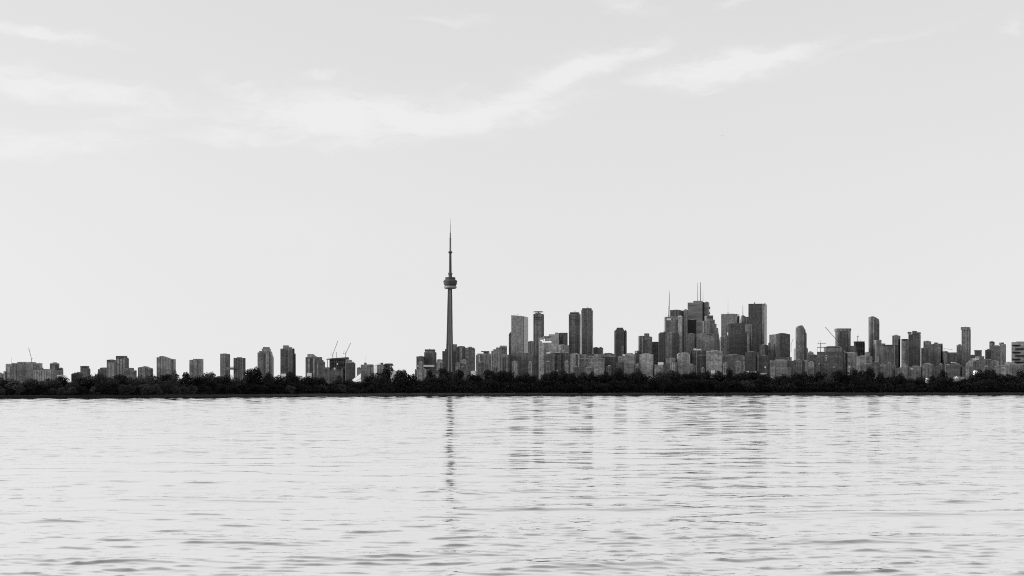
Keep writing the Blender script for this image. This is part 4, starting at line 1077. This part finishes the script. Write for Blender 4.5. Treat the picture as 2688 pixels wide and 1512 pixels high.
# ------------------------------------------------------------------ the tall observation tower
def observation_tower():
    Y = 4500.0
    k = Y / F
    cx = PX(1182, Y)
    e = empty('observation_tower', (cx, Y, 2))
    tag(e, 'very tall slim concrete observation tower with round pod and antenna spire', 'tower')
    z = lambda y: PZ(y, Y)
    g = MB()
    # hexagonal core
    lv = [(1015, 11.5), (965, 8.8), (900, 7.2), (830, 6.3), (758, 5.4)]
    hexa = lambda r: [(cx + r * k * math.cos(math.pi / 3 * i + .2), Y + r * k * math.sin(math.pi / 3 * i + .2)) for i in range(6)]
    for (ya, ra), (yb, rb) in zip(lv[:-1], lv[1:]):
        g.frustum(hexa(ra * .86), z(ya) if ya < 1015 else 2, hexa(rb * .86), z(yb))
    g.build('shaft', 'tower_concrete', e)
    for j in range(3):     # three tapering wings
        a = math.radians(-58 + 120 * j)
        ca, sa = math.cos(a), math.sin(a)
        w = MB()
        prof = [(1015, 19.0), (985, 15.0), (950, 12.3), (903, 10.2), (850, 8.7), (800, 7.6), (758, 6.5)]
        for (ya, ra), (yb, rb) in zip(prof[:-1], prof[1:]):
            def q(r, t):
                hw = t * k
                return [(cx - sa * -hw + ca * 2 * k, Y + ca * -hw + sa * 2 * k), (cx - sa * -hw * .7 + ca * r * k, Y + ca * -hw * .7 + sa * r * k),
                        (cx - sa * hw * .7 + ca * r * k, Y + ca * hw * .7 + sa * r * k), (cx - sa * hw + ca * 2 * k, Y + ca * hw + sa * 2 * k)]
            w.frustum(q(ra, 2.9), z(ya) if ya < 1015 else 2, q(rb, 2.6), z(yb))
        w.build('wing', 'tower_concrete', e)
    L = lambda name, pr, mat, n=40, smooth=False: (lambda m_: (m_.lathe(cx, Y, [(r * k, z(y)) for r, y in pr], n), m_.build(name, mat, e, smooth)))(MB())
    L('radome', [(6, 758), (13, 758), (15.6, 757), (16.8, 755), (16.8, 753), (15.8, 751), (13, 750)], 'radome_skin', 48, True)
    L('lower_deck', [(13, 750.5), (14.4, 750), (16.6, 747.5), (16.6, 746.3)], 'steel_dark')
    L('restaurant_deck', [(16.8, 746.3), (17.6, 743), (17.6, 742)], 'tower_concrete')
    L('window_band', [(17.0, 742), (17.2, 740.5)], 'steel_dark')
    L('upper_deck', [(18.2, 740.8), (18.6, 739.6), (17.2, 736.5), (14.2, 734)], 'tower_concrete')
    L('roof_drum', [(13.0, 734), (13.0, 732), (13.6, 731), (13.6, 728.6), (12.6, 728)], 'tower_concrete')
    L('collar', [(4.6, 728.5), (4.6, 722), (5.4, 720), (5.2, 717), (3.6, 716.5)], 'tower_concrete', 16)
    hx = MB()
    hx.frustum(hexa(3.7), z(717), hexa(3.1), z(664))
    hx.build('upper_shaft', 'tower_concrete', e)
    mk = MB()
    for t in range(6):
        a = math.pi / 3 * t + .4
        mk.box(cx + 5 * k * math.cos(a) - 1, cx + 5 * k * math.cos(a) + 1, Y + 5 * k * math.sin(a) - 1, Y + 5 * k * math.sin(a) + 1, z(721), z(716 + (t % 3)))
    mk.build('microwave_dishes', 'steel_mid', e)
    L('sky_pod', [(3.2, 665.5), (4.6, 663.8), (5.7, 662.5), (5.2, 661), (3.4, 659.2)], 'tower_concrete', 24)
    L('antenna_base', [(2.4, 659.5), (2.35, 626.2), (2.7, 626), (2.6, 624.8)], 'steel_mid', 10)
    L('antenna_middle', [(1.75, 625), (1.55, 612.5), (1.7, 612), (1.6, 611)], 'steel_mid', 10)
    L('antenna_tip', [(.85, 611), (.7, 595), (.55, 590), (.22, 573)], 'steel_mid', 8)


observation_tower()

# ------------------------------------------------------------------ trees on the spit
OUT = [(-60, 985), (0, 986), (20, 992), (40, 994), (62, 995), (80, 987), (97, 988), (115, 993), (127, 999), (145, 997), (152, 990), (165, 986), (178, 993), (186, 999), (194, 986), (222, 984),
       (240, 983), (250, 982), (262, 980), (290, 983), (330, 984), (345, 985), (360, 988), (375, 986), (392, 983), (403, 981), (418, 982), (430, 984), (440, 977), (455, 977), (464, 990), (475, 982), (485, 980),
       (500, 984), (510, 988), (524, 979), (540, 975), (556, 977), (566, 985), (576, 988), (600, 985), (634, 984), (646, 977), (656, 969), (672, 969), (684, 976), (700, 978), (713, 986), (722, 989),
       (736, 991), (750, 984), (766, 978), (777, 979), (788, 987), (800, 993), (815, 986), (826, 983), (838, 985), (848, 989), (858, 994), (866, 1000), (876, 992), (890, 991), (902, 999), (915, 997), (932, 998),
       (946, 1003), (955, 994), (965, 984), (978, 974), (990, 966), (1001, 961), (1013, 960), (1022, 964), (1028, 974), (1038, 977), (1047, 971), (1060, 971), (1072, 974), (1082, 975), (1092, 986), (1101, 990),
       (1111, 983), (1125, 977), (1138, 969), (1150, 965), (1165, 964), (1180, 968), (1195, 970), (1212, 971), (1225, 977), (1235, 988), (1247, 990), (1258, 984), (1268, 971), (1280, 967), (1294, 967), (1308, 972), (1335, 974),
       (1360, 978), (1385, 977), (1402, 981), (1425, 978), (1460, 977), (1482, 974), (1500, 976), (1516, 981), (1533, 973), (1547, 978), (1580, 981), (1595, 977), (1610, 969), (1622, 967), (1636, 970), (1646, 980),
       (1662, 971), (1675, 971), (1690, 978), (1715, 975), (1740, 971), (1760, 975), (1800, 976), (1850, 977), (1872, 980), (1884, 974), (1892, 978), (1902, 968), (1912, 965), (1924, 968), (1945, 973), (1975, 979),
       (2000, 984), (2020, 981), (2042, 980), (2062, 976), (2092, 975), (2112, 977), (2132, 981), (2152, 977), (2200, 975), (2226, 974), (2244, 969), (2264, 968), (2282, 968), (2297, 974), (2318, 979), (2340, 982),
       (2350, 992), (2358, 996), (2366, 985), (2378, 986), (2384, 992), (2398, 988), (2411, 987), (2422, 993), (2436, 998), (2446, 979), (2460, 975), (2474, 970), (2483, 984), (2496, 993), (2508, 996), (2522, 999),
       (2536, 989), (2546, 983), (2560, 977), (2574, 969), (2590, 968), (2606, 972), (2618, 979), (2631, 985), (2642, 981), (2660, 976), (2676, 972), (2688, 974), (2760, 976)]
OX, OY = [p[0] for p in OUT], [p[1] for p in OUT]


def crown_mesh(name, seed, mat, wide, n=3400):
    rs = np.random.RandomState(seed)
    nl = rs.randint(9, 14)
    C = []
    for i in range(nl):
        t = rs.rand()
        zc = .25 + .52 * t
        rad = wide * .5 * (1 - .25 * t)
        a = rs.rand() * 6.28
        rr = rad * rs.uniform(.2, .75)
        C.append((rr * math.cos(a), rr * math.sin(a), zc, rs.uniform(.15, .23)))
    C.append((0, 0, .5, .26))
    C.append((rs.uniform(-.08, .08), 0, .80, .19))
    C = np.array(C)
    wts = C[:, 3] ** 2
    wts /= wts.sum()
    L = C[rs.choice(len(C), n, p=wts)]
    d = rs.normal(size=(n, 3))
    d /= np.linalg.norm(d, axis=1)[:, None]
    rad = L[:, 3] * (.45 + .62 * rs.rand(n) ** .6)
    spray = rs.rand(n) < .06
    rad[spray] *= rs.uniform(1.05, 1.25, spray.sum())
    P = L[:, :3] + d * rad[:, None] * np.array([1.0, 1.0, .92])
    P[:, 2] = np.clip(P[:, 2], .04, None)
    zmax = np.percentile(P[:, 2], 99.6)
    P[:, 2] *= 1.0 / zmax
    s = rs.uniform(.016, .036, n)
    nrm = d * .5 + rs.normal(size=(n, 3)) * .6
    nrm /= np.linalg.norm(nrm, axis=1)[:, None]
    a = np.cross(nrm, rs.normal(size=(n, 3)))
    a /= np.linalg.norm(a, axis=1)[:, None]
    b = np.cross(nrm, a)
    a *= s[:, None]
    b *= (s * rs.uniform(.5, .9, n))[:, None]
    V = np.stack([P - a, P - b, P + a, P + b], 1).reshape(-1, 3)
    Fc = np.arange(4 * n).reshape(n, 4)
    me = bpy.data.meshes.new(name)
    me.from_pydata(V.tolist(), [], Fc.tolist())
    me.materials.append(MATS[mat])
    return me


def trunk_mesh(seed):
    r = random.Random(seed)
    g = MB()
    p = Vector((0, 0, 0))
    rad = .022
    pts = []
    for i in range(5):
        q = p + Vector((r.uniform(-.02, .02), r.uniform(-.02, .02), .13))
        g.tube(p, q, rad, rad * .82, 6)
        pts.append(q)
        p, rad = q, rad * .82
    for i in range(6):
        b = pts[r.randrange(1, 5)]
        a = r.uniform(0, 6.28)
        t = b + Vector((math.cos(a) * .22, math.sin(a) * .22, r.uniform(.12, .25)))
        g.tube(b, t, .010, .003, 4)
    me = bpy.data.meshes.new('trunk')
    me.from_pydata(g.v, [], g.f)
    me.materials.append(MATS['bark'])
    return me


TR = [trunk_mesh(i) for i in range(4)]
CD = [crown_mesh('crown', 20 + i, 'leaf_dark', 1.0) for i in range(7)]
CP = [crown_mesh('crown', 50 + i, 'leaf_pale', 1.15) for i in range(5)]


def put_tree(name, x, Y, ytop, widepx, pale, label, group, rnd):
    X, ht = PX(x, Y), PZ(ytop, Y) - .9
    wd = widepx * Y / F
    e = empty(name, (X, Y, .9))
    tag(e, label, 'tree', group)
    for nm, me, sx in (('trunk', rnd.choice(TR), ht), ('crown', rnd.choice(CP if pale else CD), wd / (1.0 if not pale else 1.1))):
        o = bpy.data.objects.new(nm, me)
        COL.objects.link(o)
        o.parent = e
        o.scale = (sx, sx, ht)
        o.rotation_euler = (0, 0, rnd.uniform(0, 6.28))
    return e


MARKS = [(0, 'the block cut by the left edge'), (48, 'the wide stepped apartment block'), (100, 'the long low pale block'), (150, 'the squarish dark tower at left'), (205, 'the small lone apartment block'), (262, 'the short rounded grey block'),
         (312, 'the joined pale towers'), (378, 'the gabled grey block'), (432, 'the slab with curved sloping top'), (486, 'the narrow lone grey tower'), (545, 'the bare sky left of the skybridge'), (610, 'the skybridge towers'),
         (690, 'the stepped condominium tower'), (755, 'the tallest condominium left of the stadium'), (825, 'the condominium stepping down right'), (888, 'the unfinished deck tower'), (945, 'the left slope of the stadium roof'),
         (1005, 'the dark slanting roof wing'), (1050, 'the right slope of the stadium roof'), (1115, 'the flat-capped dark tower'), (1180, 'the tall spire tower'), (1235, 'the rounded-shoulder tower'), (1285, 'the floating flat roof'),
         (1362, 'the slanted pale slab'), (1430, 'the white-sign hotel'), (1505, 'the shorter twin tower'), (1555, 'the taller twin tower'), (1625, 'the domed lone tower'), (1690, 'the dark stepped block'), (1750, 'the needle-antenna tower'),
         (1830, 'the tallest bank tower'), (1875, 'the many-stepped tower'), (1920, 'the pale tripod-antenna tower'), (1985, 'the tall pale-striped dark tower'), (2045, 'the two-tone office block'), (2103, 'the round-topped slim tower'),
         (2165, 'the open steel frame'), (2218, 'the flat-topped crane tower'), (2260, 'the dark unfinished tower'), (2300, 'the sail-topped tower'), (2352, 'the narrow dark-edged tower'), (2400, 'the notched-crown tower'), (2458, 'the broad dark tower'),
         (2500, 'the faint distant crane'), (2535, 'the tall plain far right tower'), (2570, 'the small flat-capped dark tower'), (2615, 'the dark square far right tower'), (2672, 'the alternating-balcony tower')]

rt = random.Random(77)
spots = []
# peaks of the outline first, then fill
for i in range(1, len(OUT) - 1):
    if OUT[i][1] <= OUT[i - 1][1] and OUT[i][1] <= OUT[i + 1][1] and -20 < OUT[i][0] < 2710:
        spots.append(OUT[i][0])
x = -30.0
while x < 2720:
    if all(abs(x - s) > 15 for s in spots):
        spots.append(x)
    x += rt.uniform(14, 22)
spots.sort()
by = {}
for x in spots:
    mk = min(MARKS, key=lambda q: abs(q[0] - x))[1]
    by.setdefault(mk, []).append(x)
ORD = ['first', 'second', 'third', 'fourth', 'fifth', 'sixth', 'seventh', 'eighth', 'ninth', 'tenth']
for mk, xs in by.items():
    for i, x in enumerate(xs):
        yt = float(np.interp(x, OX, OY)) + rt.choice((-4, -2, 0, 1, 3, 5, 8))
        # narrower crowns where the outline drops away on either side
        drop = max(np.interp(x - 18, OX, OY), np.interp(x + 18, OX, OY)) - yt
        wpx = (60 if x < 950 else 48) * (1.0 if drop < 5 else .78) * rt.uniform(.85, 1.15)
        Xa = PX(x, 750)
        Y = shore_y(Xa) + rt.uniform(14, 30)
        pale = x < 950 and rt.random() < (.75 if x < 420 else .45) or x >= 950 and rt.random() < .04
        hgt = 'tall' if yt < 974 else ('low' if yt > 988 else 'leafy')
        tone = 'paler' if pale else 'dark'
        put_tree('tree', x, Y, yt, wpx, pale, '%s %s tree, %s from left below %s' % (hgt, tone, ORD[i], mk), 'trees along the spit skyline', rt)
# nearer lower row
row = []
x = -40.0
while x < 2740:
    row.append(x)
    x += rt.uniform(20, 32)
near = {}
for x in row:
    near.setdefault(min(MARKS, key=lambda q: abs(q[0] - x))[1], []).append(x)
for mk, xs in near.items():
    for i, x in enumerate(xs):
        base = float(np.interp(x, OX, OY))
        wl = HY + H0 * F / shore_y(PX(x, 750))
        yt = base + (wl - base) * rt.uniform(.30, .55)
        Y = shore_y(PX(x, 750)) + rt.uniform(7, 12)
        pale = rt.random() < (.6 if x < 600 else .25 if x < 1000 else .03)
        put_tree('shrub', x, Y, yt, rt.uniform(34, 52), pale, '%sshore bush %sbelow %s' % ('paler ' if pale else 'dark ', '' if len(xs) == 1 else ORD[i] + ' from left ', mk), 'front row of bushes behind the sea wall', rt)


# thicket between the trunks and along the wall
def thicket():
    rs = np.random.RandomState(8)
    n = 130000
    X = rs.uniform(-330, 330, n)
    Ys = np.interp(X, [p[0] for p in SHORE_W], [p[1] for p in SHORE_W])
    dep = rs.rand(n)
    Y = Ys + 3.6 + dep * 26
    xp = 1344 + X / Y * F
    belt = H0 + (HY - np.interp(xp, OX, OY)) / F * Y - .9          # height of the tree belt here
    hmax = belt * np.clip(.30 + .66 * dep, 0, .72) * (1 + .10 * np.sin(X * .53 + 1) + .08 * np.sin(X * 1.3 + Y * .2))
    Z = .9 + hmax * rs.rand(n) ** .7
    P = np.stack([X, Y, Z], 1)
    s = rs.uniform(.25, .6, n)
    nrm = rs.normal(size=(n, 3)) + np.array([0, -.5, .6])
    nrm /= np.linalg.norm(nrm, axis=1)[:, None]
    a = np.cross(nrm, rs.normal(size=(n, 3)))
    a /= np.linalg.norm(a, axis=1)[:, None]
    b = np.cross(nrm, a)
    V = np.stack([P - a * s[:, None], P - b * (s * .7)[:, None], P + a * s[:, None], P + b * (s * .7)[:, None]], 1).reshape(-1, 3)
    q = np.arange(4 * n).reshape(n, 4)
    me = bpy.data.meshes.new('undergrowth')
    me.from_pydata(V.tolist(), [], q.tolist())
    me.materials.append(MATS['leaf_scrub'])
    o = bpy.data.objects.new('undergrowth', me)
    COL.objects.link(o)
    tag(o, 'dense dark scrub filling the foot of the tree belt', 'undergrowth', None, 'stuff')


thicket()


# ------------------------------------------------------------------ gull
def gull():
    Y = 430.0
    c = Vector((PX(1895.5, Y), Y, PZ(357, Y)))
    g = MB()
    b = []
    for i, (t, r) in enumerate(((-.28, .01), (-.2, .05), (-.05, .075), (.08, .07), (.16, .045), (.22, .012))):
        b.append((t, r))
    d = Vector((.35, .93, .05)).normalized()
    for (t0, r0), (t1, r1) in zip(b[:-1], b[1:]):
        g.tube(c + d * t0, c + d * t1, r0, r1, 6)
    side = Vector((.94, -.3, 0))
    for s in (-1, 1):
        p0 = c + side * s * .05 + Vector((0, 0, .03))
        p1 = c + side * s * .30 + Vector((0, 0, .12 + .03 * s))
        p2 = c + side * s * .62 + Vector((0, 0, .02 + .05 * s))
        for (a, e_, w0, w1) in ((p0, p1, .10, .09), (p1, p2, .09, .02)):
            k = len(g.v)
            for pt, w in ((a, w0), (e_, w1)):
                for sg_, zz_ in ((-1, -.012), (1, -.012), (1, .012), (-1, .012)):
                    g.v.append(tuple(pt + d * sg_ * w + Vector((0, 0, zz_))))
            for i in range(4):
                j = (i + 1) % 4
                g.f.append((k + i, k + j, k + 4 + j, k + 4 + i))
            g.f.append((k + 3, k + 2, k + 1, k))
            g.f.append((k + 4, k + 5, k + 6, k + 7))
    o = g.build('bird', 'bird_grey')
    tag(o, 'tiny lone bird gliding in the sky right of centre', 'bird')


gull()
